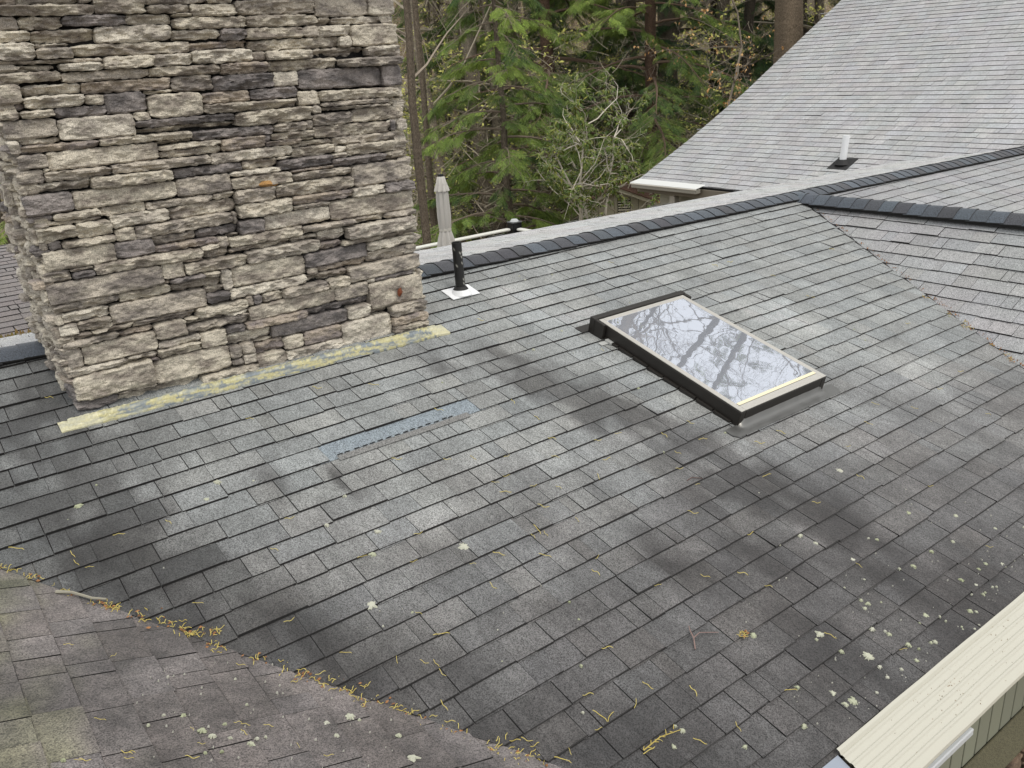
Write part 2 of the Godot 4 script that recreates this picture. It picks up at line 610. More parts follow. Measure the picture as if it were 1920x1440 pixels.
# ---------------------------------------------------------------- stone
func make_stone(acc: Acc, o: Vector3, u: Vector3, v: Vector3, n: Vector3, w: float, h: float, jut := 0.0) -> void:
	var nx := clampi(int(w / 0.016), 3, 30)
	var ny := clampi(int(h / 0.0085), 4, 13)
	var block := h > 0.085 or w / h < 2.0
	var d0 := jut + (rf(0.0, 0.020) if block else rf(-0.018, 0.050))
	var amp := 0.006 if block else 0.015
	var gap := 0.0017
	var so := rf(0.0, 900.0)
	var tl := rf(0.0, 0.18) if block else rf(0.0, 0.26)
	var tr := rf(0.0, 0.18) if block else rf(0.0, 0.26)
	var skew := rf(-0.05, 0.05) * minf(1.0, w * 2.0)
	var layers := 0 if block else rng.randi_range(0, 3)
	var lift := rf(0.008, 0.021)
	var lean := rf(-0.02, 0.02)
	var pick := rng.randf()
	var base := lin(218, 208, 192)
	var other := lin(146, 138, 131)
	if pick < 0.09:
		base = lin(170, 162, 158)
		other = lin(118, 113, 112)
	elif pick < 0.45:
		base = lin(234, 225, 206)
		other = lin(160, 150, 139)
	elif pick < 0.53:
		base = lin(206, 192, 174)
		other = lin(156, 146, 142)
	elif pick < 0.8:
		base = lin(244, 236, 219)
		other = lin(178, 169, 158)
	var bias := rf(-0.2, 0.4)
	var ids := []
	for j in ny + 1:
		for i in nx + 1:
			var a := 2.0 * i / nx - 1.0
			var b := 2.0 * j / ny - 1.0
			var px := a * (w / 2 - gap)
			var hs := 1.0 - tl * pow(maxf(0.0, -a), 6.0) - tr * pow(maxf(0.0, a), 6.0)
			var py := b * (h / 2 - gap) * hs + skew * px * (1.0 - b * b * 0.6)
			if i == 0 or i == nx or j == 0 or j == ny:
				px += 0.005 * noise.get_noise_2d(so + py * 40.0, b * 7.0 + 3.0) * (1.0 if absf(a) > 0.99 else 0.3)
				py += 0.0045 * noise.get_noise_2d(so + px * 22.0, b * 11.0) * (1.0 if absf(b) > 0.99 else 0.3)
			if absf(a) > 0.99 and absf(b) > 0.99:
				px -= a * rf(0.0, 0.009)
				py -= b * rf(0.0, 0.004)
			var q := so + px
			var z := d0 + amp * fine.get_noise_2d(q * 9.0, py * 14.0 + so) * 1.6 + amp * 0.35 * fine.get_noise_2d(q * 26.0, py * 60.0 - so) + 0.0018 * fine.get_noise_2d(q * 95.0, py * 130.0 + so)
			z += lean * b * h * 6.0 * 0.25
			for l in layers:
				var level := -0.7 + 1.4 * (l + 0.5) / layers + 0.6 * noise.get_noise_2d(q * 3.5, l * 17.0 + so)
				if b < level:
					z -= lift * (0.7 + 0.6 * noise.get_noise_2d(q * 6.0, l * 31.0))
			if block:
				z += 0.006 * absf(fine.get_noise_2d(q * 6.0 + py * 9.0, so + py * 4.0))
			var rim := minf(1.0 - absf(a), (1.0 - absf(b)) * h / w) * w / 2
			z -= 0.011 * (1.0 - smoothstep(0.0, 0.008, rim))
			var k := clampf(0.5 + bias + 0.9 * noise.get_noise_2d(q * 4.0, py * 9.0) + 0.5 * fine.get_noise_2d(q * 22.0, py * 40.0), 0.0, 1.0)
			var c := other.lerp(base, k)
			var g := 1.0 + 0.12 * fine.get_noise_2d(q * 60.0, py * 80.0)
			ids.append(acc.add(o + u * px + v * py + n * z, Color(c.r * g, c.g * g, c.b * g)))
	for j in ny:
		for i in nx:
			var a: int = ids[j * (nx + 1) + i]
			var b: int = ids[j * (nx + 1) + i + 1]
			var c: int = ids[(j + 1) * (nx + 1) + i + 1]
			var d: int = ids[(j + 1) * (nx + 1) + i]
			if (i + j) % 2:
				acc.tri_out(a, b, c, n)
				acc.tri_out(a, c, d, n)
			else:
				acc.tri_out(a, b, d, n)
				acc.tri_out(b, c, d, n)
	var ring := []
	for i in nx:
		ring.append(ids[i])
	for j in ny:
		ring.append(ids[j * (nx + 1) + nx])
	for i in nx:
		ring.append(ids[ny * (nx + 1) + nx - i])
	for j in ny:
		ring.append(ids[(ny - j) * (nx + 1)])
	for i in ring.size():
		var a: int = ring[i]
		var b: int = ring[(i + 1) % ring.size()]
		var back := -n * 0.075
		var a2 := acc.add(acc.v[a] + back, acc.c[a])
		var b2 := acc.add(acc.v[b] + back, acc.c[b])
		acc.quad_out(a, b, b2, a2, (acc.v[a] + acc.v[b]) / 2 - o)


func build_chimney() -> void:
	var ch := Node3D.new()
	ch.name = "chimney"
	house.add_child(ch)
	tag(ch, "wide chimney faced with stacked tan and grey ledge stones")
	var core := Acc.new()
	box_between(core, Vector3(0.665, 0.2, -4.20), Vector3(2.70, 2.97, CHIM_Z - 0.058))
	part("core", core, M.mortar, ch)
	var crown := Acc.new()
	box_between(crown, Vector3(0.54, 2.985, -4.33), Vector3(2.84, 3.07, -3.34), lin(150, 145, 138), 0.015)
	part("crown", crown, M.mortar, ch)
	var list := []
	for r in rows("159,217,80,92;0,57,62,73;178,217,21,38;151,204,155,166;94,139,52,64;27,78,45,56;1,42,9,23;42,85,7,21;166,217,41,51;176,217,98,111;21,66,2,7;100,155,31,40;156,191,1,17;22,73,107,116;15,68,127,136;24,80,73,79;112,162,17,26;91,138,46,52;162,178,17,26;127,176,98,106;9,47,27,38;118,159,81,90;104,149,64,72;23,59,140,151;139,180,55,64;43,94,122,127;156,206,128,135;191,217,13,21;40,86,136,140;104,136,90,98;135,178,26,31;48,100,88,95;111,156,139,147;168,216,123,128;167,215,68,76;164,217,64,68;96,140,75,81;67,95,147,159;187,217,177,189;167,200,193,206;97,135,26,31;2,36,79,89;66,100,0,6;162,213,148,154;0,50,0,2;103,138,106,113;136,175,93,98;149,167,69,76;175,217,116,123;37,94,178,184;94,141,121,127;86,132,134,139;165,202,111,116;138,176,106,111;32,72,116,122;0,23,143,152;191,217,0,7;95,147,147,152;140,174,76,80;49,86,184,192;155,178,31,40;121,167,195,203;151,166,40,46;126,167,189,195;181,216,135,143;38,81,161,167;146,180,51,55;126,179,177,183;37,67,95,102;47,64,32,41;131,156,8,17;67,104,95,102;156,181,135,142;103,136,158,166;73,103,106,116;69,104,64,71;135,177,166,172;0,30,23,27;59,111,143,147;71,100,39,45;191,217,7,13;122,151,40,46;180,215,51,58;36,56,79,88;30,71,167,172;37,71,41,45;64,100,31,37;95,132,72,75;141,168,119,125;81,103,159,167;94,126,172,179;9,51,197,202;88,126,189,195;0,22,107,117;12,43,122,127;132,165,113,119;72,111,116,121;183,214,38,41;177,217,166,171;59,111,140,143;71,108,167,172;176,217,189,193;33,60,56,62;161,195,172,177;56,92,102,106;200,217,193,205;125,158,183,189;138,166,46,51;175,197,92,98;1,33,57,62;47,67,151,161;85,112,19,26;0,21,3,9;1,29,38,42;11,38,156,162;104,127,98,106;21,49,185,191;11,38,162,167;75,106,201,208;101,126,127,134;121,149,152,158;162,207,145,148;162,207,143,145;149,162,147,155;80,95,71,76;180,214,58,64;4,27,51,57;204,217,154,166;5,40,136,140;197,217,92,98;36,65,192,197;86,111,184,189;60,88,56,61;23,47,151,156;136,151,158,166;56,79,83,88;3,32,117,122;56,90,79,83;195,217,171,177;30,46,23,27;46,70,21,27;134,161,172,177;108,135,166,172;33,56,102,107;51,75,197,205;94,126,179,183;2,30,168,173;79,103,83,88;130,156,130,134;3,50,176,178;20,37,93,101;50,74,172,178;95,121,152,158;68,101,131,134;97,121,195,201;16,37,42,45;167,187,183,189;12,38,89,93;60,79,61,64;136,159,90,93;17,36,191,197;195,217,76,80;2,20,94,101;65,88,192,197;100,104,40,46;10,27,45,51;103,118,81,89;5,21,178,186;74,94,172,178;76,97,197,201;68,101,127,131;202,217,111,116;174,195,76,80;0,11,159,168;132,151,134,139;109,122,40,46;0,12,122,129;111,125,183,189;88,94,52,64;0,16,42,45;30,50,172,176;149,164,64,69;86,100,37,39;147,168,125,128;18,45,202,207;2,15,129,136;126,147,127,130;3,28,173,176;78,91,46,52;0,13,73,79;90,96,76,82;8,33,101,103;11,33,103,107;6,21,186,191;0,11,103,107;57,69,64,73;21,37,178,183;139,146,51,55;1,9,27,38;158,167,183,189;207,217,143,147;210,217,128,135;21,37,183,185;0,5,136,143;8,23,152,156;126,134,172,177;179,187,177,183;38,47,156,161;38,48,88,95;8,17,191,197;1,10,45,51;213,217,147,154;59,67,147,151;13,24,73,77;104,109,40,46;156,162,142,147;79,88,61,64;13,24,77,79;0,11,156,159;0,4,51,57;10,18,202,206;6,12,89,94;206,210,128,135;50,66,0,2;100,118,0,10;118,156,1,8;92,100,6,12;21,42,7,9;85,92,7,11;118,131,8,17;100,118,10,17;85,92,11,19;92,100,12,19;100,112,17,19;178,191,17,21;42,46,21,23;70,85,21,31;85,97,26,31;47,70,27,31;64,86,37,39;29,47,38,41;178,183,38,41;214,217,38,41;64,71,39,41;78,88,52,56;57,60,62,64;69,80,71,73;132,149,72,75;80,90,76,79;96,103,81,83;100,103,88,95;2,6,89,94;2,8,101,103;92,104,102,106;138,165,111,113;103,132,113,116;111,132,116,121;165,175,116,119;0,3,117,122;132,141,119,121;168,175,119,123;141,147,125,127;12,15,127,129;147,156,128,130;126,130,130,134;68,86,134,136;151,156,134,139;5,23,140,143;0,8,152,156;67,81,159,161;167,176,189,193;3,6,192,198;88,97,195,197;6,9,197,202;3,6,198,208;106,121,201,208;6,10,202,208;45,51,202,208;121,137,203,208;137,167,203,208;51,75,205,208;200,217,205,208;10,18,206,208;167,200,206,208"):
		var w: float = (r[1] - r[0]) * 0.01
		var h: float = (r[3] - r[2]) * 0.01
		list.append([w * h, Vector3(0.60 + (r[0] + r[1]) * 0.005, 0.87 + (r[2] + r[3]) * 0.005, CHIM_Z), Vector3.RIGHT, Vector3.BACK, w, h, r[1] > 212.0 or r[0] < 3.0])
	for r in rows("0,24,0,8;24,42,0,6;42,57,0,4;57,77,0,12;77,84,0,5;42,57,4,8;77,84,5,14;24,42,6,18;0,24,8,17;42,57,8,14;57,77,12,16;42,57,14,20;77,84,14,19;57,77,16,25;0,24,17,22;24,42,18,24;77,84,19,25;42,57,20,29;0,12,22,29;12,24,22,31;24,42,24,32;57,68,25,31;68,84,25,29;0,12,29,33;42,57,29,41;68,84,29,33;12,24,31,40;57,68,31,36;24,42,32,36;0,12,33,39;68,84,33,41;24,34,36,41;34,42,36,40;57,68,36,41;0,12,39,51;12,24,40,46;34,42,40,45;24,34,41,47;42,72,41,46;72,84,41,47;34,42,45,49;12,24,46,53;42,72,46,52;24,34,47,54;72,84,47,51;34,42,49,58;0,12,51,57;72,84,51,55;42,72,52,60;12,24,53,58;24,34,54,59;72,84,55,63;0,12,57,63;12,24,58,64;34,42,58,62;24,34,59,67;42,52,60,69;52,65,60,66;65,72,60,72;34,42,62,70;0,12,63,70;72,84,63,70;12,24,64,68;52,65,66,75;24,34,67,76;12,24,68,76;42,52,69,75;0,12,70,75;34,42,70,76;72,84,70,79;65,72,72,80;0,12,75,83;42,56,75,82;56,65,75,82;12,22,76,80;22,42,76,83;72,84,79,84;12,22,80,86;65,72,80,84;42,53,82,94;53,65,82,91;0,12,83,87;22,42,83,90;65,84,84,96;12,22,86,93;0,12,87,92;22,42,90,97;53,65,91,96;0,12,92,101;12,22,93,99;42,53,94,103;53,84,96,102;22,42,97,104;12,22,99,111;0,12,101,106;53,64,102,109;64,84,102,108;42,53,103,108;22,42,104,110;0,12,106,112;42,53,108,120;64,84,108,117;53,64,109,115;22,42,110,122;12,22,111,118;0,12,112,117;53,64,115,119;0,12,117,126;64,84,117,124;12,22,118,123;53,64,119,126;42,53,120,126;22,42,122,128;12,22,123,128;64,84,124,136;0,12,126,130;42,64,126,130;12,42,128,132;0,12,130,136;42,64,130,136;12,33,132,144;33,42,132,136;0,12,136,141;33,62,136,140;62,84,136,145;33,62,140,145;0,12,141,147;12,23,144,150;23,33,144,149;33,43,145,153;43,72,145,157;72,84,145,157;0,12,147,152;23,33,149,154;12,23,150,154;0,12,152,164;33,43,153,159;12,33,154,166;43,57,157,162;57,84,157,163;33,43,159,165;43,57,162,168;57,70,163,168;70,84,163,168;0,12,164,169;33,43,165,170;12,33,166,170;43,67,168,174;67,84,168,173;0,12,169,173;12,30,170,176;30,43,170,182;0,12,173,177;67,84,173,182;43,54,174,181;54,67,174,182;12,30,176,182;0,12,177,181;0,12,181,188;43,54,181,188;12,23,182,188;23,43,182,191;54,64,182,189;64,77,182,186;77,84,182,194;64,77,186,195;0,23,188,196;43,54,188,196;54,64,189,198;23,43,191,196;77,84,194,201;64,77,195,208;0,29,196,208;29,54,196,208;54,64,198,208;77,84,201,208"):
		var w: float = (r[1] - r[0]) * 0.01
		var h: float = (r[3] - r[2]) * 0.01
		var y: float = 0.87 + (r[2] + r[3]) * 0.005
		var zz: float = CHIM_Z - (r[0] + r[1]) * 0.005
		list.append([w * h * 0.32, Vector3(0.615, y, zz), Vector3.BACK, Vector3.LEFT, w, h, true])
		list.append([0.0, Vector3(2.752, y, zz), Vector3.FORWARD, Vector3.RIGHT, w, h, false])
	list.sort_custom(func(a, b): return a[0] > b[0])
	var rest := Acc.new()
	for i in list.size():
		var q: Array = list[i]
		var acc := Acc.new()
		make_stone(acc, q[1], q[2], Vector3.UP, q[3], q[4], q[5], rf(0.0, 0.02) if q[6] else 0.0)
		if i < 300:
			part("stone", acc, M.stone, ch)
		else:
			rest.join(acc)
	tag(part("small_stones", rest, M.stone, ch), "", "", "", "stuff")
	# Rust marks that the photograph shows on two stones.
	for q in [[Vector3(1.83, 1.944, CHIM_Z + 0.047), 0.062, 0.016, lin(206, 158, 98)], [Vector3(2.585, 1.155, CHIM_Z + 0.05), 0.02, 0.028, lin(140, 76, 46)]]:
		var acc := Acc.new()
		var mid := acc.add(q[0] + Vector3(0, 0, 0.004), q[3])
		for k in 12:
			var a := TAU * k / 12
			var r := 1.0 + 0.4 * noise.get_noise_2d(k * 9.0, q[1] * 500.0)
			acc.add(q[0] + Vector3(cos(a) * q[1] * r, sin(a) * q[2] * r, -0.02), tint(q[3], rf(0.7, 1.1)))
		for k in 12:
			acc.tri_out(mid, mid + 1 + k, mid + 1 + (k + 1) % 12, Vector3.BACK)
		part("rust_stain", acc, M.stone, ch)


# ---------------------------------------------------------------- things on the roof
func build_chimney_flashing() -> void:
	var acc := Acc.new()
	var nx := 420
	var ny := 10
	for j in ny + 1:
		for i in nx + 1:
			var x := lerpf(0.487, 2.843, float(i) / nx)
			var v := float(j) / ny
			var s := lerpf(lerpf(3.40, 3.352, float(i) / nx), lerpf(3.49, 3.47, float(i) / nx), v)
			s += 0.006 * noise.get_noise_2d(x * 12.0, v * 3.0) * (1.0 if j == 0 else 0.3)
			var h := 0.017 + 0.006 * absf(noise.get_noise_2d(x * 16.0, v * 4.0)) + (0.010 if v > 0.7 and i > 8 and i < nx - 8 else 0.0)
			var y := smoothstep(0.25, 0.7, 0.47 + 0.8 * noise.get_noise_2d(x * 5.0, v * 1.6 + 9.0) + 0.45 * fine.get_noise_2d(x * 16.0, v * 3.0) + 0.3 * fine.get_noise_2d(x * 60.0, v * 6.0))
			if absf(x - 0.72) < 0.004 or absf(x - 2.70) < 0.004 or absf(x - 1.62) < 0.003:
				h += 0.003                               # laps
			var c := lin(128, 136, 141).lerp(lin(190, 185, 142), y)
			var p := clampf(1.6 * noise.get_noise_2d(x * 9.0 + 40.0, v * 3.0), 0.0, 1.0)
			c = c.lerp(lin(188, 188, 168), p * 0.7)
			if x < 0.68 or x > 2.74:
				c = c.lerp(lin(206, 202, 172), 0.7)
			acc.add(on_main(x, s, h), tint(c, 1.0 + 0.12 * fine.get_noise_2d(x * 90.0, v * 14.0)))
	for j in ny:
		for i in nx:
			var a := j * (nx + 1) + i
			acc.quad_out(a, a + 1, a + nx + 2, a + nx + 1, Vector3.UP)
	for i in nx:
		var a := acc.add(acc.v[i] - Vector3(0, 0.012, 0), acc.c[i])
		var b := acc.add(acc.v[i + 1] - Vector3(0, 0.012, 0), acc.c[i + 1])
		acc.quad_out(i, i + 1, b, a, Vector3.BACK)
	tag(part("chimney_flashing", acc, M.flashing, house), "metal flashing strip with yellow stains along the chimney foot")


func build_missing_tab() -> void:
	var hole := Node3D.new()
	hole.name = "bare_patch"
	house.add_child(hole)
	tag(hole, "bluish strip of roofing laid bare by a missing tab")
	var acc := Acc.new()
	var nx := 30
	for j in 3:
		for i in nx + 1:
			var x := lerpf(1.5, 2.54, float(i) / nx)
			var s: float = [2.516, 2.565, 2.672][j]
			var c := lin(150, 162, 172).lerp(lin(170, 182, 190), 0.5 + 0.5 * noise.get_noise_2d(x * 14.0, s * 30.0))
			acc.add(on_main(x, s, [0.0085, 0.0068, 0.0022][j]), c)
	for j in 2:
		for i in nx:
			var a := j * (nx + 1) + i
			acc.quad_out(a, a + 1, a + nx + 2, a + nx + 1, Vector3.UP)
	part("blue_granules", acc, M.mat, hole)
	var gray := Acc.new()
	var i0 := -1
	for x in [1.6, 1.9, 2.2, 2.42]:
		for q in [[2.492, 0.0125], [2.536, 0.0115]]:
			var k := gray.add(on_main(x, q[0] + rf(-0.002, 0.002), q[1]), lin(150, 150, 148))
			if i0 < 0:
				i0 = k
	for k in 3:
		gray.quad_out(k * 2, k * 2 + 2, k * 2 + 3, k * 2 + 1, Vector3.UP)
	part("old_adhesive", gray, M.mat, hole)
	for k in 15:
		var d := Acc.new()
		var x := 1.6 + k * 0.05 + rf(-0.006, 0.006)
		var y := 2.541 + rf(-0.002, 0.003)
		var q := []
		for c in [[0, 0], [0.034, -0.001], [0.032, 0.008], [0.002, 0.007]]:
			q.append(d.add(on_main(x + c[0], y + c[1], 0.013), Color(0.012, 0.012, 0.014)))
		d.quad_out(q[0], q[1], q[2], q[3], Vector3.UP)
		part("tar_dash", d, M.rubber, hole)


func roof_bar(acc: Acc, t0: float, t1: float, s0: float, s1: float, h0: float, h1: float, ch := 0.003, col := Color.WHITE) -> void:
	var b := Basis(Vector3.RIGHT, Vector3(0, cos(TH), sin(TH)), Vector3(0, -sin(TH), cos(TH)))
	cbox(acc, on_main((t0 + t1) / 2, (s0 + s1) / 2, (h0 + h1) / 2), Vector3(absf(t1 - t0), absf(h1 - h0), absf(s1 - s0)), b, ch, col)


func build_skylight() -> void:
	var sk := Node3D.new()
	sk.name = "skylight"
	house.add_child(sk)
	tag(sk, "dark framed skylight whose pane mirrors bare trees and white sky")
	var t0 := 3.732
	var t1 := 4.566
	var s0 := 1.632
	var s1 := 2.892
	var f := Acc.new()
	roof_bar(f, t0, t0 + 0.045, s0, s1, 0.004, 0.108)
	roof_bar(f, t1 - 0.045, t1, s0, s1, 0.004, 0.108)
	roof_bar(f, t0 + 0.047, t1 - 0.047, s0, s0 + 0.055, 0.004, 0.108)
	roof_bar(f, t0 + 0.047, t1 - 0.047, s1 - 0.045, s1, 0.004, 0.108)
	part("frame", f, M.bronze, sk)
	for q in [[t0 + 0.004, t0 + 0.040, s0 + 0.003, s1 - 0.003], [t1 - 0.040, t1 - 0.004, s0 + 0.003, s1 - 0.003], [t0 + 0.042, t1 - 0.042, s0 + 0.003, s0 + 0.052], [t0 + 0.042, t1 - 0.042, s1 - 0.04, s1 - 0.003]]:
		var b := Acc.new()
		roof_bar(b, q[0], q[1], q[2], q[3], 0.110, 0.1165, 0.002)
		part("glazing_bead", b, M.trim_metal, sk)
	var seal := Acc.new()
	roof_bar(seal, t0 + 0.042, t1 - 0.042, s0 + 0.054, s0 + 0.078, 0.1155, 0.119, 0.001, lin(226, 218, 188))
	part("seal_strip", seal, M.paint, sk)
	var liner := Acc.new()
	var q := []
	for c in [[t0 + 0.046, s0 + 0.056], [t1 - 0.046, s0 + 0.056], [t1 - 0.046, s1 - 0.046], [t0 + 0.046, s1 - 0.046]]:
		q.append(liner.add(on_main(c[0], c[1], 0.034), lin(70, 72, 78)))
	liner.quad_out(q[0], q[1], q[2], q[3], Vector3.UP)
	part("closed_blind", liner, M.paint, sk)  # Dark sheet added below the pane, standing in for the dim room.
	var g := Acc.new()
	for c in [[t0 + 0.036, s0 + 0.05], [t1 - 0.036, s0 + 0.05], [t1 - 0.036, s1 - 0.036], [t0 + 0.036, s1 - 0.036]]:
		g.add(on_main(c[0], c[1], 0.1135))
	g.quad_out(0, 1, 2, 3, Vector3.UP)
	part("pane", g, M.glass, sk)
	var head := Acc.new()
	roof_bar(head, t0 - 0.03, t1 + 0.03, s1 + 0.002, s1 + 0.05, 0.004, 0.124)
	roof_bar(head, t0 - 0.03, t0 - 0.003, s1 - 0.09, s1, 0.004, 0.122)
	roof_bar(head, t1 + 0.003, t1 + 0.03, s1 - 0.06, s1, 0.004, 0.122)
	roof_bar(head, t0 - 0.09, t1 + 0.09, s1 + 0.04, s1 + 0.12, 0.012, 0.018)
	part("head_flashing", head, M.bronze, sk)
	var tabs := Acc.new()
	for k in 9:
		var s := s0 + 0.05 + k * 0.14
		roof_bar(tabs, t0 - 0.016 - rf(0, 0.008), t0 - 0.002, s, s + 0.13, 0.006, 0.026 + rf(0, 0.006), 0.001)
	part("step_flashing", tabs, M.bronze, sk)
	var foot := Acc.new()
	roof_bar(foot, t0 - 0.085, t0 - 0.02, s1 - 0.155, s1 - 0.118, 0.012, 0.017, 0.001, lin(200, 200, 196))
	roof_bar(foot, t0 - 0.03, t0 + 0.0, s1 - 0.18, s1 - 0.12, 0.014, 0.03, 0.001, lin(190, 190, 186))
	part("bright_flashing_end", foot, M.white_plastic, sk)
	# The apron: a sheet that runs out from the foot of the frame, with rounded ends.
	var ap := Acc.new()
	var nx := 40
	for j in 5:
		for i in nx + 1:
			var x := lerpf(t0 - 0.105, t1 + 0.10, float(i) / nx)
			var r := minf(x - (t0 - 0.105), (t1 + 0.10) - x)
			var cut := 0.03 * (1.0 - sqrt(clampf(1.0 - pow(1.0 - minf(r / 0.03, 1.0), 2.0), 0.0, 1.0)))
			var v := j / 4.0
			var in_front := smoothstep(t0 + 0.0, t0 + 0.05, x) * (1.0 - smoothstep(t1 - 0.05, t1, x))
			var h := 0.017 + 0.002 * noise.get_noise_2d(x * 10.0, v)
			h += maxf(v - 0.7, 0.0) * 0.18 * in_front
			ap.add(on_main(x, lerpf(s0 - 0.085 + cut, s0 + 0.011, v), h), Color.WHITE)
	for j in 4:
		for i in nx:
			var a := j * (nx + 1) + i
			ap.quad_out(a, a + 1, a + nx + 2, a + nx + 1, Vector3.UP)
	part("apron_flashing", ap, M.sheet, sk, true)


func build_vent_pipe() -> void:
	var v := Node3D.new()
	v.name = "vent_pipe"
	house.add_child(v)
	tag(v, "black pipe spotted with white, on a white base plate")
	var base := on_main(3.235, 3.80, 0.0)
	var acc := Acc.new()
	var seg := 20
	var nh := 26
	for j in nh + 1:
		for k in seg:
			var a := TAU * k / seg
			var y := j * 0.385 / nh
			var c := lin(30, 31, 31)
			if fine.get_noise_3d(cos(a) * 3.0, y * 30.0, sin(a) * 3.0) > 0.50 - (0.08 if y < 0.13 else 0.0):
				c = lin(170, 170, 162)
			acc.add(base + Vector3(cos(a) * 0.035 - y * 0.01, y, sin(a) * 0.035), c)
	for j in nh:
		for k in seg:
			var a := j * seg + k
			var b := j * seg + (k + 1) % seg
			acc.quad_out(a, b, b + seg, a + seg, acc.v[a] - base - Vector3(0, acc.v[a].y - base.y, 0))
	var top := acc.v.size()
	for k in seg:
		var a := TAU * k / seg
		acc.add(base + Vector3(cos(a) * 0.029 - 0.00385, 0.385, sin(a) * 0.029), lin(40, 41, 41))
	for k in seg:
		acc.add(base + Vector3(cos(TAU * k / seg) * 0.029 - 0.00385, 0.24, sin(TAU * k / seg) * 0.029), lin(14, 14, 14))
	for k in seg:
		var b := (k + 1) % seg
		acc.quad_out(nh * seg + k, nh * seg + b, top + b, top + k, Vector3.UP)
		acc.quad_out(top + k, top + b, top + seg + b, top + seg + k, base + Vector3(0, 0.3, 0) - acc.v[top + k])
	part("pipe", acc, M.black_pipe, v)
	var pl := Acc.new()
	roof_bar(pl, 3.122, 3.355, 3.735, 3.895, 0.014, 0.02, 0.002)
	part("base_plate", pl, M.white_plastic, v)
	var boot := Acc.new()
	cyl(boot, base + Vector3(0, 0.008, 0), base + Vector3(0, 0.05, 0), 0.082, 0.052, 24)
	part("boot", boot, M.white_plastic, v)
	var ring := Acc.new()
	cyl(ring, base + Vector3(0, 0.045, 0), base + Vector3(0, 0.066, 0), 0.056, 0.04, 24)
	part("collar", ring, M.rubber, v)


func build_caps() -> void:
	var vent := Acc.new()
	var spine := part("ridge_vent", _ridge_core(vent), M.deck, house)
	var x := -1.2
	while x < 12.9:
		cap_piece(spine, ridge(x, 0.0), ridge(x + EXPO + 0.03, 0.0), Vector3(0, -sin(TH), cos(TH)), Vector3(0, -sin(0.14), -cos(0.14)))
		x += EXPO
	var z := 0.8
	var y := ridge(7.53).y
	while z > -3.85:
		cap_piece(spine, Vector3(7.53, y, z), Vector3(7.53, y, z - EXPO - 0.03), Vector3(-cos(TD), -sin(TD), 0), Vector3(cos(TD), -sin(TD), 0))
		z -= EXPO


func _ridge_core(acc: Acc) -> Acc:
	for run in [[ridge(-1.2), ridge(12.9), Vector3(0, -sin(TH), cos(TH)), Vector3(0, -sin(0.14), -cos(0.14))], [Vector3(7.53, ridge(7.53).y, 0.8), Vector3(7.53, ridge(7.53).y, -3.9), Vector3(-cos(TD), -sin(TD), 0), Vector3(cos(TD), -sin(TD), 0)]]:
		var id := []
		for p in [run[0], run[1]]:
			for q in [p + run[2] * 0.125, p + run[2] * 0.125 + Vector3(0, 0.032, 0), p + Vector3(0, 0.035, 0), p + run[3] * 0.125 + Vector3(0, 0.032, 0), p + run[3] * 0.125]:
				id.append(acc.add(q))
		for k in 4:
			acc.quad_out(id[k], id[k + 1], id[k + 6], id[k + 5], run[2] if k < 2 else run[3])
	return acc


func cap_piece(parent: Node, a: Vector3, b: Vector3, down1: Vector3, down2: Vector3) -> void:
	var acc := Acc.new()
	var pick := rng.randf()
	var col := lin(84, 92, 102)
	if pick < 0.3:
		col = lin(76, 78, 85)
	elif pick < 0.55:
		col = lin(94, 104, 115)
	col = tint(col, rf(0.85, 1.15))
	var w := 0.142 + rf(-0.004, 0.004)
	var lift := rf(0.0, 0.004)
	var n := 6
	for e in 2:
		var p := b if e else a
		for k in 2 * n + 1:
			var q := float(k - n) / n
			var d := down1 if q < 0 else down2
			var bend := (sqrt(q * q + 0.06) - sqrt(0.06)) / (sqrt(1.06) - sqrt(0.06))
			var side := Vector3(d.x, 0, d.z) * absf(q) * w
			var drop := -d.y * -1.0 * w * bend
			var sag := -0.010 * pow(absf(q), 3.0)
			var h := 0.042 + sag + (0.004 if e else 0.011 + lift)
			acc.add(p + side + Vector3(0, drop + h, 0), tint(col, 1.0))
	var m := 2 * n + 1
	for k in 2 * n:
		acc.quad_out(k, k + 1, m + k + 1, m + k, Vector3.UP)
	var dark := Color(0.012, 0.012, 0.013)
	for k in 2 * n:                                       # the lap edge
		var u := acc.add(acc.v[k], dark)
		var v := acc.add(acc.v[k + 1], dark)
		var u2 := acc.add(acc.v[k] - Vector3(0, 0.009, 0), dark)
		var v2 := acc.add(acc.v[k + 1] - Vector3(0, 0.009, 0), dark)
		acc.quad_out(u, v, v2, u2, a - b)
	for k in [0, 2 * n]:
		var u := acc.add(acc.v[k], dark)
		var v := acc.add(acc.v[m + k], dark)
		var u2 := acc.add(acc.v[k] - Vector3(0, 0.008, 0), dark)
		var v2 := acc.add(acc.v[m + k] - Vector3(0, 0.008, 0), dark)
		acc.quad_out(u, v, v2, u2, down1 if k == 0 else down2)
	part("ridge_cap", acc, M.cap, parent)


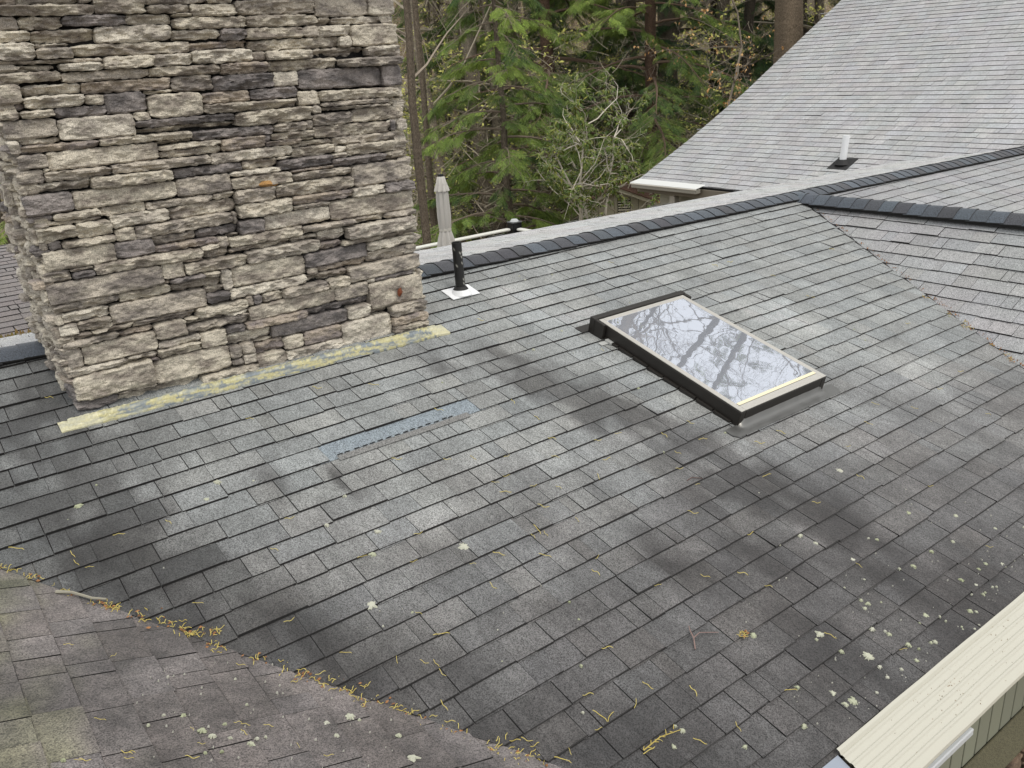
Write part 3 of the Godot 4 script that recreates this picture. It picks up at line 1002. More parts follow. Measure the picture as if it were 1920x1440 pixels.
func build_gutter() -> void:
	var g := Node3D.new()
	g.name = "gutter"
	house.add_child(g)
	tag(g, "cream eaves gutter under a ribbed cover")
	var cream := lin(188, 186, 174)
	var cover := Acc.new()
	var prof := [Vector2(0.012, 0.026), Vector2(0.024, 0.021)]
	for k in 5:
		var z := 0.032 + k * 0.0385
		var y := 0.018 - 0.25 * z
		prof.append_array([Vector2(z, y), Vector2(z + 0.006, y + 0.0025), Vector2(z + 0.014, y + 0.001), Vector2(z + 0.018, y - 0.004)])
	prof.append_array([Vector2(0.222, -0.042), Vector2(0.232, -0.048), Vector2(0.236, -0.060), Vector2(0.231, -0.073), Vector2(0.223, -0.073)])
	sweep_x(cover, prof, 2.37, 5.6, cream, 60, 0.003)
	part("gutter_cover", cover, M.cream, g)
	var tr := Acc.new()
	sweep_x(tr, [Vector2(0.215, -0.06), Vector2(0.220, -0.085), Vector2(0.208, -0.10), Vector2(0.202, -0.135), Vector2(0.17, -0.175), Vector2(0.03, -0.175), Vector2(0.02, -0.04)], 1.9, 5.6, lin(190, 186, 168), 20, 0.002)
	part("trough", tr, M.cream, g)
	var lip := Acc.new()
	sweep_x(lip, [Vector2(0.022, 0.006), Vector2(0.05, -0.004), Vector2(0.12, -0.03), Vector2(0.215, -0.062), Vector2(0.22, -0.075)], 1.75, 2.365, lin(146, 154, 166), 8, 0.004)
	tag(part("end_section", lip, M.paint, g), "bluish grey metal gutter end past the cover")
	var dirt := Acc.new()
	for k in 190:
		var cx := rf(2.6, 3.9)
		var cz := rf(0.03, 0.22)
		if k < 120:
			cx = 3.18 + rng.randfn(0.0, 0.16)
			cz = clampf(0.10 + rng.randfn(0.0, 0.035), 0.035, 0.21)
		var y := 0.0175 - 0.25 * cz + 0.005
		var r := rf(0.001, 0.0028)
		var c := lin(166, 142, 118).lerp(lin(146, 138, 126), rng.randf())
		var id := dirt.add(Vector3(cx, y, cz), c)
		for j in 6:
			dirt.add(Vector3(cx + cos(j * TAU / 6) * r * rf(0.7, 1.4), y - 0.006, cz + sin(j * TAU / 6) * r * rf(0.7, 1.3)), c)
		for j in 6:
			dirt.tri_out(id, id + 1 + j, id + 1 + (j + 1) % 6, Vector3.UP)
	tag(part("dirt_specks", dirt, M.debris, g), "", "", "", "stuff")


func build_walls() -> void:
	var w := Acc.new()
	box_between(w, Vector3(1.7, -2.6, -5.6), Vector3(9.2, -0.16, -0.22))
	box_between(w, Vector3(-3.0, -2.6, -5.6), Vector3(1.6, -0.16, 2.0))
	part("wall", w, M.mortar, house)
	var wall := Node3D.new()
	wall.name = "siding"
	house.add_child(wall)
	tag(wall, "grey green grooved board siding under the eave")
	var x := 2.6
	while x < 6.6:
		var b := Acc.new()
		box_between(b, Vector3(x, -1.33, -0.218), Vector3(x + 0.132, -0.17, -0.20), tint(lin(138, 140, 124), rf(0.9, 1.08)), 0.003)
		part("siding_board", b, M.paint, wall)
		x += 0.145
	var back := Acc.new()
	box_between(back, Vector3(2.5, -1.33, -0.2185), Vector3(6.7, -0.165, -0.212), lin(40, 40, 36), 0.001)
	part("sheathing", back, M.paint, wall)
	var head := Acc.new()
	box_between(head, Vector3(3.2, -1.03, -0.199), Vector3(4.0, -0.985, -0.15), lin(236, 238, 240), 0.006)
	part("window_head", head, M.white_plastic, house)
	var ledge := Acc.new()
	var bs := Basis(Vector3.RIGHT, 0.5)
	cbox(ledge, Vector3(4.4, -1.37, -0.14), Vector3(4.4, 0.04, 0.14), bs, 0.006, lin(112, 108, 86))
	var lm: StandardMaterial3D = M.stone
	part("water_table_board", ledge, lm, house)
	var f := Node3D.new()
	f.name = "foundation"
	house.add_child(f)
	tag(f, "dark rubble footing below the sloped ledge")
	for k in 90:
		var acc := Acc.new()
		var keep := rng.randf()
		make_stone(acc, Vector3(2.8 + rf(0.0, 3.6), -1.49 - 0.13 * (k % 9), -0.10 + rf(0.0, 0.05)), Vector3.RIGHT, Vector3.UP, Vector3.BACK, rf(0.18, 0.34), 0.12)
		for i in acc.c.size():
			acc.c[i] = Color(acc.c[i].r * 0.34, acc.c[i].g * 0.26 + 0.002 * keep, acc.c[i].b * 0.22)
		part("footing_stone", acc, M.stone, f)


func build_debris() -> void:
	# Lichens grow on the tabs: parts of the roofs they sit on.
	var spots := []
	for r in rows("2.89,0.19,3;3.10,0.13,2;3.33,0.18,2.3;3.58,0.39,1.8;3.56,0.06,1.2;3.54,0.08,1.6;2.63,0.09,2.6;2.59,0.10,1.6;2.59,0.16,1.8;2.81,0.27,1.6;2.81,0.38,2.4;2.77,0.37,1.3;3.05,0.06,1.6;2.95,0.07,1.2;2.88,0.13,1.2;2.86,0.08,1;2.75,0.06,1;3.22,0.07,1.4;3.20,0.08,0.9;3.12,0.09,0.8;3.08,0.21,1.3;3.08,0.23,1;3.04,0.27,1.5;3.12,0.36,1.2;3.16,0.37,1.6;3.15,0.40,1.2;3.93,0.63,1.8;4.14,0.48,1.8;4.23,0.31,1.5;3.93,0.38,1.3;3.76,0.40,1.2;3.70,0.21,1.6;3.73,0.15,1.3;3.99,0.15,2.2;3.85,0.20,1.5;3.92,0.20,1.5;3.70,0.10,1.1;3.72,0.10,0.8;3.65,0.13,0.7;3.41,0.05,0.8;3.38,0.14,1.1;3.38,0.11,0.7;3.26,0.17,0.8;2.36,0.13,1.4;2.09,0.20,1.3;1.94,0.38,1.3;3.29,0.75,1.6;3.27,0.83,1.5;3.35,0.58,1.6;3.28,0.47,0.9;3.15,0.49,0.7;2.55,0.54,1.8;3.92,1.05,2.3;3.12,0.84,0.6;3.59,0.60,1.2;3.56,0.63,0.8;3.79,0.10,0.8;3.81,0.09,0.8;4.38,0.23,1;3.40,0.04,0.7;3.45,0.01,0.9;3.49,0.01,0.9;2.49,0.26,1.2;3.62,1.63,0.9;3.65,1.60,0.7;3.66,1.58,0.7;3.35,1.16,0.7;3.22,0.34,0.8;3.50,0.42,1;1.79,1.64,3;1.41,1.81,2.2;1.50,1.93,1.8;1.26,1.55,2.6;1.49,2.24,2;3.16,1.68,1;1.96,1.01,1;1.99,1.11,0.8;1.38,1.42,0.8;1.63,1.15,0.6;1.24,1.42,0.8;1.81,0.82,1.1;1.55,1.01,0.7;1.93,0.41,0.9;1.94,0.38,1.3;1.86,0.35,1.5;1.67,0.65,0.9;0.41,2.79,2.2;1.01,2.64,2.4;0.92,2.54,1.8;1.16,2.56,0.9;0.52,2.90,0.6;0.35,2.71,1;0.96,1.73,0.8;1.32,2.09,1.6;3.54,3.03,1.3;3.50,2.24,1.4;3.21,2.92,1.2;3.80,3.85,1;3.80,3.78,1;3.61,3.89,0.9;4.05,3.76,0.9;4.27,3.12,0.9;4.66,3.33,0.8;2.47,2.87,0.8;5.51,2.03,1;5.44,1.89,0.8;5.75,1.56,1.2;6.43,1.79,1"):
		spots.append([true, r[0], r[1], r[2] * 0.01])
	for r in rows("-1.10,-0.39,2;-1.06,-0.41,1.5;-1.20,-0.36,1.3;-1.11,-0.47,0.9;-1.03,-0.46,0.9;-1.22,-0.30,0.7;-1.18,-0.24,0.7;-1.02,-0.90,2;-1.01,-0.80,1.3;-0.93,-0.80,1.2;-0.99,-0.92,0.7;-1.37,-0.60,0.6;-1.45,-0.38,0.6;-1.45,-0.44,0.5;-1.45,-0.40,0.5;-1.20,-0.58,0.6;-0.97,-0.41,0.8;-0.98,-0.36,0.7;-1.08,0.03,0.9;-1.09,-0.67,0.5;-1.24,-0.71,0.5;-1.05,-0.75,0.5;-0.98,-0.51,1.6;-1.00,-0.54,1;-1.00,-0.57,0.6;-0.86,-1.01,1.4;-0.73,-0.99,2.6;-0.91,-0.92,0.5;-0.99,-0.92,0.7;-1.02,-0.90,2"):
		spots.append([false, -r[0], 1.873 + r[1], r[2] * 0.01])
	for k in 150:
		var p := Vector2(rf(2.4, 4.4), absf(rng.randfn(0.0, 0.32)) + 0.02) if k < 95 else Vector2(rf(0.5, 6.0), rf(0.3, 3.6))
		spots.append([true, p.x, p.y, rf(0.0022, 0.0055)])
	for k in 60:
		spots.append([false, rf(0.7, 1.5), rf(0.8, 1.7), rf(0.002, 0.005)])
	var main: Node = house.get_node("main_roof")
	var lower: Node = house.get_node("lower_roof")
	var dots := [Acc.new(), Acc.new()]
	for q in spots:
		var big: bool = q[3] >= 0.006
		var acc: Acc = Acc.new() if big else dots[0 if q[0] else 1]
		var r: float = q[3] * 0.78
		var n := 24 if big else 7
		var so := rf(0, 900)
		var c := lin(160, 166, 134).lerp(lin(190, 190, 176), rng.randf())
		if not big:
			c = lin(176, 175, 165)
		var flatten := rf(0.75, 1.2)
		var hollow := big and rng.randf() < 0.3
		var at := func(a: float, d: float, h: float) -> Vector3:
			var t: float = q[1] + cos(a) * d * flatten
			var s: float = q[2] + sin(a) * d
			return on_main(t, s, h) if q[0] else on_lower(t, s, h)
		var mid := acc.add(at.call(0.0, 0.0, 0.0133), tint(c, 0.72 if hollow else 0.95))
		for ring in 2:
			for k in n:
				var a := TAU * k / n
				var d := r * (0.62 if ring == 0 else 1.0) * (1.0 + 0.55 * noise.get_noise_2d(so + cos(a) * 1.6, sin(a) * 1.6) + (rf(-0.24, 0.24) if ring else 0.0))
				acc.add(at.call(a, d, 0.0138 if ring == 0 else 0.0075), tint(c, rf(0.85, 1.08)))
		for k in n:
			var k2 := (k + 1) % n
			acc.tri_out(mid, mid + 1 + k, mid + 1 + k2, Vector3.UP)
			acc.quad_out(mid + 1 + k, mid + 1 + k2, mid + 1 + n + k2, mid + 1 + n + k, Vector3.UP)
		if big:
			part("lichen_patch", acc, M.lichen, main if q[0] else lower)
	tag(part("lichen_specks", dots[0], M.lichen, main), "", "", "", "stuff")
	tag(part("lichen_specks", dots[1], M.lichen, lower), "", "", "", "stuff")
	# Catkins lie loose on the roof.
	var kinds := []
	for k in 5:
		var acc := Acc.new()
		catkin(acc, Vector3.ZERO, 0.0, rf(0.034, 0.062), k)
		kinds.append(acc.commit())
	var n_cat := 0
	for set_ in [[true, "1.85,2.35,20;2.10,3.04,0;2.29,2.63,10;2.72,2.49,50;2.74,2.29,40;2.37,2.08,-20;2.21,2.16,30;2.08,2.22,-10;2.69,2.09,10;2.60,1.95,20;2.90,1.94,10;3.05,1.94,-30;2.83,1.79,-40;3.28,1.79,60;2.69,1.70,70;2.34,1.81,-10;2.19,1.94,-15;2.27,1.95,-10;2.45,1.74,30;2.19,1.85,10;2.28,1.66,30;2.16,1.54,40;2.17,1.50,60;2.11,1.52,50;2.37,1.50,50;1.65,1.81,-15;1.36,1.82,-50;1.54,1.67,-10;1.76,1.52,-15;1.90,1.51,10;1.75,1.36,80;2.08,1.39,10;2.28,1.25,-40;2.21,1.18,45;2.40,0.97,-25;3.12,1.52,10;1.42,1.26,-20;3.22,1.63,30;1.40,1.40,-5;1.20,1.24,80;1.31,1.09,75;1.05,1.38,-10;1.32,1.14,40;1.96,0.83,-20;1.97,0.60,30;1.87,0.56,-40;1.74,0.58,-70;1.67,0.56,-25;1.83,0.40,0;1.52,0.55,70;1.41,0.67,40;1.48,0.54,10;1.24,0.96,50;1.74,0.70,-10;1.77,0.39,-30;1.28,1.17,60;1.72,0.60,30;2.63,0.89,20;2.80,0.81,-5;3.34,0.54,55;2.91,1.23,40;2.45,0.27,-30;2.13,0.27,80;2.11,0.48,60;1.96,0.31,40;4.05,0.25,30;3.05,0.13,-40;3.05,0.97,-20;2.84,0.69,0;2.84,0.35,40;3.71,1.45,40;3.50,1.24,-35;4.16,1.16,5;3.97,0.95,20;3.92,1.46,30;3.55,0.94,30;4.92,1.19,0;5.30,1.23,-10;3.11,1.38,-20;3.45,1.65,-15;3.50,1.80,50;4.49,1.24,10;4.25,0.69,-20;0.72,2.47,20;0.51,2.50,-10;1.19,2.21,10;0.13,2.63,-20;0.31,2.47,40;1.05,2.06,0;0.35,2.36,-15;0.93,1.64,0;0.66,1.93,-5;0.31,2.41,30;0.51,3.76,-10;1.35,3.06,-5;1.79,3.16,20;4.63,3.72,10;3.61,2.69,60;5.40,3.29,10;4.23,2.70,10;3.12,3.40,30;5.66,2.53,10;5.98,1.88,0;6.68,3.05,0;5.70,2.93,20;5.57,3.27,5;4.73,1.35,20;5.66,1.28,-10;5.30,0.90,20"], [false, "-1.75,-0.11,-20;-1.63,-0.24,-60;-1.25,-0.11,-15;-1.45,-0.65,10;-1.10,-0.51,-20;-1.08,-0.53,0;-1.02,-0.36,10;-0.91,-0.65,55;-0.83,-0.72,-10;-1.11,-0.36,40;-1.05,-0.60,-10;-1.05,-0.02,10;-1.06,-0.01,-20;-1.02,-0.14,-5;-2.44,-0.01,40;-2.44,-0.07,-30;-2.36,-0.08,20;-2.25,-0.15,50;-1.05,-0.14,10;-1.05,-0.15,-40;-1.04,-0.51,40;-0.96,-0.31,10"]]:
		for r in rows(set_[1]):
			var o := put("catkin", kinds[n_cat % 5], M.debris)
			n_cat += 1
			o.position = on_main(r[0], r[1], 0.0165) if set_[0] else on_lower(-r[0], 1.873 + r[1], 0.0165)
			var turn := deg_to_rad(-r[2] - 35.0 + rf(-15, 15))
			var tilt := Basis(Vector3.RIGHT, TH) if set_[0] else Basis(Vector3.FORWARD, TB)
			o.basis = (tilt * Basis(Vector3.UP, turn)).scaled(Vector3.ONE * rf(0.7, 1.25) * (1.0 if set_[0] else 0.7))
			tag(o, "small yellow catkin fallen loose on the grey shingles", "catkin", "yellow catkins fallen on the roof")
	# Heaps caught in the two valleys.
	for set_ in [["0.451,0.493,-1.902,2;0.547,0.462,-1.783,3;0.575,0.451,-1.741,1;0.636,0.420,-1.622,2;0.650,0.439,-1.696,1;0.741,0.385,-1.486,1;0.847,0.346,-1.336,2;0.929,0.320,-1.234,3;1.022,0.278,-1.074,3;0.972,0.297,-1.146,1;1.120,0.242,-0.933,2.5;1.205,0.211,-0.815,1.5;1.316,0.170,-0.656,3;1.362,0.153,-0.590,3;0.256,0.559,-2.160,1;0.331,0.532,-2.055,1.5;0.371,0.522,-2.015,1.5;0.137,0.607,-2.343,1;0.059,0.634,-2.450,1", "clump of yellow catkins and brown bud scales lodged in the near valley", "debris caught in the near valley"], ["7.564,1.000,-3.863,2;7.072,0.719,-2.775,1;6.568,0.520,-2.007,1.2;6.380,0.403,-1.557,2.5;6.204,0.299,-1.153,2.2;6.812,0.599,-2.312,0.8;6.478,0.455,-1.757,0.8;6.275,0.342,-1.322,1", "brown bits of leaf and catkin lodged in the far valley under the cross gable", "debris caught in the far valley"]]:
		for r in rows(set_[0]):
			var acc := Acc.new()
			var near: bool = set_[0].length() > 300
			for k in maxi(11, int(9 * r[3])):
				var p := Vector3(rng.randfn(0.0, 0.022) * r[3], 0.0, rng.randfn(0.0, 0.009) * r[3])
				p = Basis(Vector3.UP, -0.95 if near else 0.95) * p
				p.y = -p.z * tan(TH) if p.x > 0 else -p.x * (tan(TB) if near else 0.0) - 0.0
				p.y = maxf(p.y, -p.z * tan(TH)) + rf(0.008, 0.018)
				if rng.randf() < (0.62 if near else 0.25):
					catkin(acc, p, rf(0, TAU), rf(0.022, 0.046), rng.randi())
				else:
					scale_bit(acc, p)
			var o := part("debris_clump", acc, M.debris, self)
			o.position = Vector3(r[0], r[1], r[2])
			tag(o, set_[1], "debris", set_[2])
	# Sticks.
	var sticks := [
		[[on_main(0.20, 2.27, 0.03), on_main(0.25, 2.23, 0.034), on_main(0.31, 2.16, 0.03), on_main(0.355, 2.13, 0.026)], 0.0075, lin(150, 146, 132), "thick grey stick lying in the near valley"],
		[[on_main(1.12, 0.855, 0.028), on_main(1.17, 0.80, 0.03), on_main(1.24, 0.755, 0.024)], 0.0045, lin(92, 78, 70), "thin dark twig at the lower end of the near valley"],
		[[on_main(2.27, 0.622, 0.016), on_main(2.305, 0.665, 0.022), on_main(2.35, 0.672, 0.02), on_main(2.425, 0.63, 0.016)], 0.0032, lin(138, 116, 110), "pinkish bent twig lying on the lower shingles"],
		[[on_main(3.08, 1.43, 0.016), on_main(3.12, 1.432, 0.02), on_main(3.17, 1.40, 0.016)], 0.0022, lin(96, 72, 68), "short dark reddish twig below the skylight"]]
	for q in sticks:
		var acc := Acc.new()
		var rad := PackedFloat32Array()
		for i in q[0].size():
			rad.append(q[1] * (1.0 - 0.15 * i))
		tube(acc, PackedVector3Array(q[0]), rad, 6, q[2], 0.3)
		if q[1] < 0.004 and q[1] > 0.003:
			tube(acc, PackedVector3Array([q[0][1], q[0][1] + Vector3(0.012, 0.012, -0.03), q[0][1] + Vector3(0.025, 0.02, -0.05)]), PackedFloat32Array([0.003, 0.0025, 0.0015]), 5, q[2])
		tag(part("twig", acc, M.debris, self), q[3], "twig")
	var bud := Acc.new()
	var yellow := lin(178, 160, 88)
	tube(bud, PackedVector3Array([on_main(1.75, 0.40, 0.017), on_main(1.84, 0.405, 0.02), on_main(1.93, 0.385, 0.017)]), PackedFloat32Array([0.0024, 0.002, 0.0014]), 5, yellow)
	for k in 9:
		var x := 1.75 + k * 0.02
		var e := -1.0 if k % 2 else 1.0
		tube(bud, PackedVector3Array([on_main(x, 0.402, 0.018), on_main(x + rf(0.004, 0.014), 0.402 + rf(0.005, 0.016) * e, 0.02)]), PackedFloat32Array([0.0022, 0.0012]), 4, yellow)
	tag(part("twig", bud, M.debris, self), "yellow twig with many short side buds near the eave", "twig")
	for q in [[on_main(2.5, 0.56, 0.016), "yellowish twig end with a pale lichen tuft above the gutter"], [on_lower(2.02, 1.42, 0.014), "dark tuft of moss with a yellow catkin on the lower roof"]]:
		var acc := Acc.new()
		for k in 7:
			catkin(acc, Vector3(rf(-0.02, 0.02), rf(0.0, 0.01), rf(-0.012, 0.012)), rf(0, TAU), rf(0.03, 0.05), k)
		for k in 8:
			scale_bit(acc, Vector3(rf(-0.02, 0.03), 0.006, rf(-0.015, 0.015)))
		var o := part("tuft", acc, M.debris, self)
		o.position = q[0]
		tag(o, q[1], "debris")


func catkin(acc: Acc, at: Vector3, turn: float, length: float, s: int) -> void:
	var r := RandomNumberGenerator.new()
	r.seed = s + 77
	var pts := PackedVector3Array()
	var rad := PackedFloat32Array()
	var a := turn
	var p := at - Vector3(cos(a), 0, sin(a)) * length / 2
	var bend := r.randf_range(-0.22, 0.22)
	for i in 7:
		pts.append(p + Vector3(0, 0.004 * sin(i * 1.3 + s) + 0.001, 0))
		rad.append((0.0015 if i % 2 else 0.0012) * (0.5 if i == 6 else 1.0))
		p += Vector3(cos(a), 0, sin(a)) * length / 6
		a += bend + r.randf_range(-0.22, 0.22)
	tube(acc, pts, rad, 5, lin(186, 166, 86).lerp(lin(206, 192, 116), r.randf()))


func scale_bit(acc: Acc, p: Vector3) -> void:
	var c := lin(126, 88, 60).lerp(lin(170, 122, 78), rng.randf())
	var i := acc.add(p + Vector3(0, rf(0.003, 0.008), 0), c)
	var r := rf(0.004, 0.011)
	for k in 4:
		var a := k * TAU / 4 + rf(-0.4, 0.4)
		acc.add(p + Vector3(cos(a) * r, rf(-0.003, 0.002), sin(a) * r * 0.6), tint(c, rf(0.7, 1.1)))
	for k in 4:
		acc.tri_out(i, i + 1 + k, i + 1 + (k + 1) % 4, Vector3.UP)


# ---------------------------------------------------------------- the house
func build_house() -> void:
	house = thing("house", "low grey shingled house with a stone chimney, a skylight and a cross gable", "house")
	var o := Vector3.ZERO
	var tm := Vector3.RIGHT
	var sm := Vector3(0, sin(TH), -cos(TH))
	var reg := PackedVector2Array([Vector2(1.81, -0.022), Vector2(5.66, -0.022), Vector2(5.67, 0.03), Vector2(7.525, ridge_s(7.545) - 0.02), Vector2(7.545, ridge_s(7.545)), Vector2(-1.2, ridge_s(-1.2)), Vector2(0.0574, 2.524), Vector2(1.43, 0.557)])
	var main := deck_plane("main_roof", o, tm, sm, reg, house)
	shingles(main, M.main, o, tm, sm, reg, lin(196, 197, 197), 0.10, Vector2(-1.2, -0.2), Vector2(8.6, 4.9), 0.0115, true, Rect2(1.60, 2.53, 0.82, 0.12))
	var reg2 := PackedVector2Array([Vector2(7.55, 3.9), Vector2(9.3, 1.0), Vector2(13.2, 1.0), Vector2(13.2, ridge_s(13.2)), Vector2(7.55, ridge_s(7.55))])
	var far := deck_plane("main_roof_beyond", o, tm, sm, reg2, house)
	far.name = "far_roof"
	shingles(far, M.grey, o, tm, sm, reg2, lin(190, 191, 193), 0.10, Vector2.ZERO, Vector2(6, 6), 0.0095)
	# The lower roof past the near valley.
	var ol := Vector3(1.82, 0, 0)
	var tl := Vector3(0, 0, -1)
	var sl := Vector3(-cos(TB), sin(TB), 0)
	var regl := PackedVector2Array([Vector2(-2.0, 0.0), Vector2(0.0, 0.0), Vector2(3.91, 3.0), Vector2(-2.0, 3.0)])
	var lower := deck_plane("lower_roof", ol, tl, sl, regl, house)
	tag(lower, "brownish grey lower roof, mossy at its left")
	shingles(lower, M.lower, ol, tl, sl, regl, lin(198, 195, 194), 0.09, Vector2(-2.2, -0.3), Vector2(6.2, 3.6), 0.008, true, Rect2(), 0.15, 0.005)
	# The near side of the cross gable.
	var od := Vector3(5.67, 0, 0)
	var td := Vector3(0, 0, 1)
	var sd := Vector3(cos(TD), sin(TD), 0)
	var regd := PackedVector2Array([Vector2(0.0, 0.0), Vector2(0.7, 0.0), Vector2(0.7, 2.105), Vector2(-3.9, 2.105)])
	var gable := deck_plane("cross_gable_roof", od, td, sd, regd, house)
	shingles(gable, M.grey, od, td, sd, regd, lin(190, 191, 192), 0.09, Vector2.ZERO, Vector2(6, 6), 0.012)
	var away := Acc.new()
	var y := ridge(7.53).y
	var q := []
	for p in [Vector3(7.53, y, 0.7), Vector3(7.53, y, -3.9), Vector3(9.4, y - 1.0, -3.9), Vector3(9.4, y - 1.0, 0.7)]:
		q.append(away.add(p, Color.WHITE))
	away.quad_out(q[0], q[1], q[2], q[3], Vector3(0.5, 1, 0))
	part("cross_gable_far_side", away, M.deck, house)
	# A metal valley under both cut edges.
	var val := Acc.new()
	for e in [Vector3(1.82, 0.0, 0.0), Vector3(-0.6, 0.868, -3.36)]:
		val.add(e + Vector3(0.12, 0.006, -0.02), lin(120, 118, 116))
		val.add(e + Vector3(0, 0.0035, 0), lin(120, 118, 116))
		val.add(e + Vector3(-0.14, 0.0535, 0.0), lin(120, 118, 116))
	for k in 2:
		val.quad_out(k, k + 1, k + 4, k + 3, Vector3.UP)
	part("valley_lining", val, M.grey, house)
	var val2 := Acc.new()
	for e in [Vector3(5.67, 0.0, 0.0), Vector3(7.53, 0.99, -3.83)]:
		val2.add(e + Vector3(-0.10, 0.004, -0.016))
		val2.add(e + Vector3(0, 0.002, 0))
		val2.add(e + Vector3(0.10, 0.0545, 0.0))
	for k in 2:
		val2.quad_out(k, k + 1, k + 4, k + 3, Vector3.UP)
	part("valley_lining", val2, M.deck, house)
	# The shallow back slope, seen edge on above the ridge caps.
	var a := ridge(0.0)
	var b := ridge(12.0)
	var tb := -(b - a).normalized()
	var down := Vector3(0, -sin(0.137), -cos(0.137))
	down = (down - tb * down.dot(tb)).normalized()
	var ob := a + down * 1.78
	var regb := PackedVector2Array([Vector2(-12.9, -0.01), Vector2(-1.42, -0.01), Vector2(-1.4, 0.68), Vector2(1.3, 0.68), Vector2(1.3, 1.78), Vector2(-12.9, 1.78)])
	var back := deck_plane("back_roof", ob, tb, -down, regb, house)
	shingles(back, M.grey, ob, tb, -down, regb, lin(224, 225, 225), 0.07, Vector2.ZERO, Vector2(6, 6), 0.006)
	# The browner roof past the ridge, left of the chimney.
	var sb := Vector3(0, sin(0.06), -cos(0.06))
	var obr := Vector3(0, 0.915, -5.30)
	var regw := PackedVector2Array([Vector2(-1.6, 0.0), Vector2(1.45, 0.0), Vector2(1.3, 3.1), Vector2(-1.6, 3.1)])
	var brown := deck_plane("rear_roof", obr, Vector3.RIGHT, sb, regw, house)
	tag(brown, "weathered brown roof behind the ridge, left of the chimney")
	shingles(brown, M.grey, obr, Vector3.RIGHT, sb, regw, lin(144, 135, 132), 0.10, Vector2.ZERO, Vector2(6, 6), 0.007, true, Rect2(), EXPO, 0.010)
	var moss := Acc.new()
	for k in 420:
		var x := rf(-1.0, 1.3)
		var p := Vector3(x, 0.93, -5.27 + rng.randfn(0.0, 0.05))
		var c := lin(112, 108, 52).lerp(lin(150, 122, 74), rng.randf())
		var r := rf(0.006, 0.022)
		var i := moss.add(p + Vector3(0, r * 0.9 + 0.016, 0), c)
		for j in 6:
			moss.add(p + Vector3(cos(j * TAU / 6) * r, -0.02, sin(j * TAU / 6) * r), tint(c, 0.9))
		for j in 6:
			moss.tri_out(i, i + 1 + j, i + 1 + (j + 1) % 6, Vector3.UP)
	tag(part("moss", moss, M.moss, house), "", "", "", "stuff")
	share_out(300)
	var line := Acc.new()
	for k in 220:
		var f := rng.randf()
		var w := Vector3(5.67, 0.0, 0.0).lerp(Vector3(7.53, 0.99, -3.83), f) + Vector3(rng.randfn(0.0, 0.012), 0.016, rng.randfn(0.0, 0.012))
		scale_bit(line, w)
	tag(part("valley_litter", line, M.debris, house), "", "", "", "stuff")
	build_caps()
	build_chimney()
	build_chimney_flashing()
	build_missing_tab()
	build_skylight()
	build_vent_pipe()
	build_gutter()
	build_walls()
	build_debris()


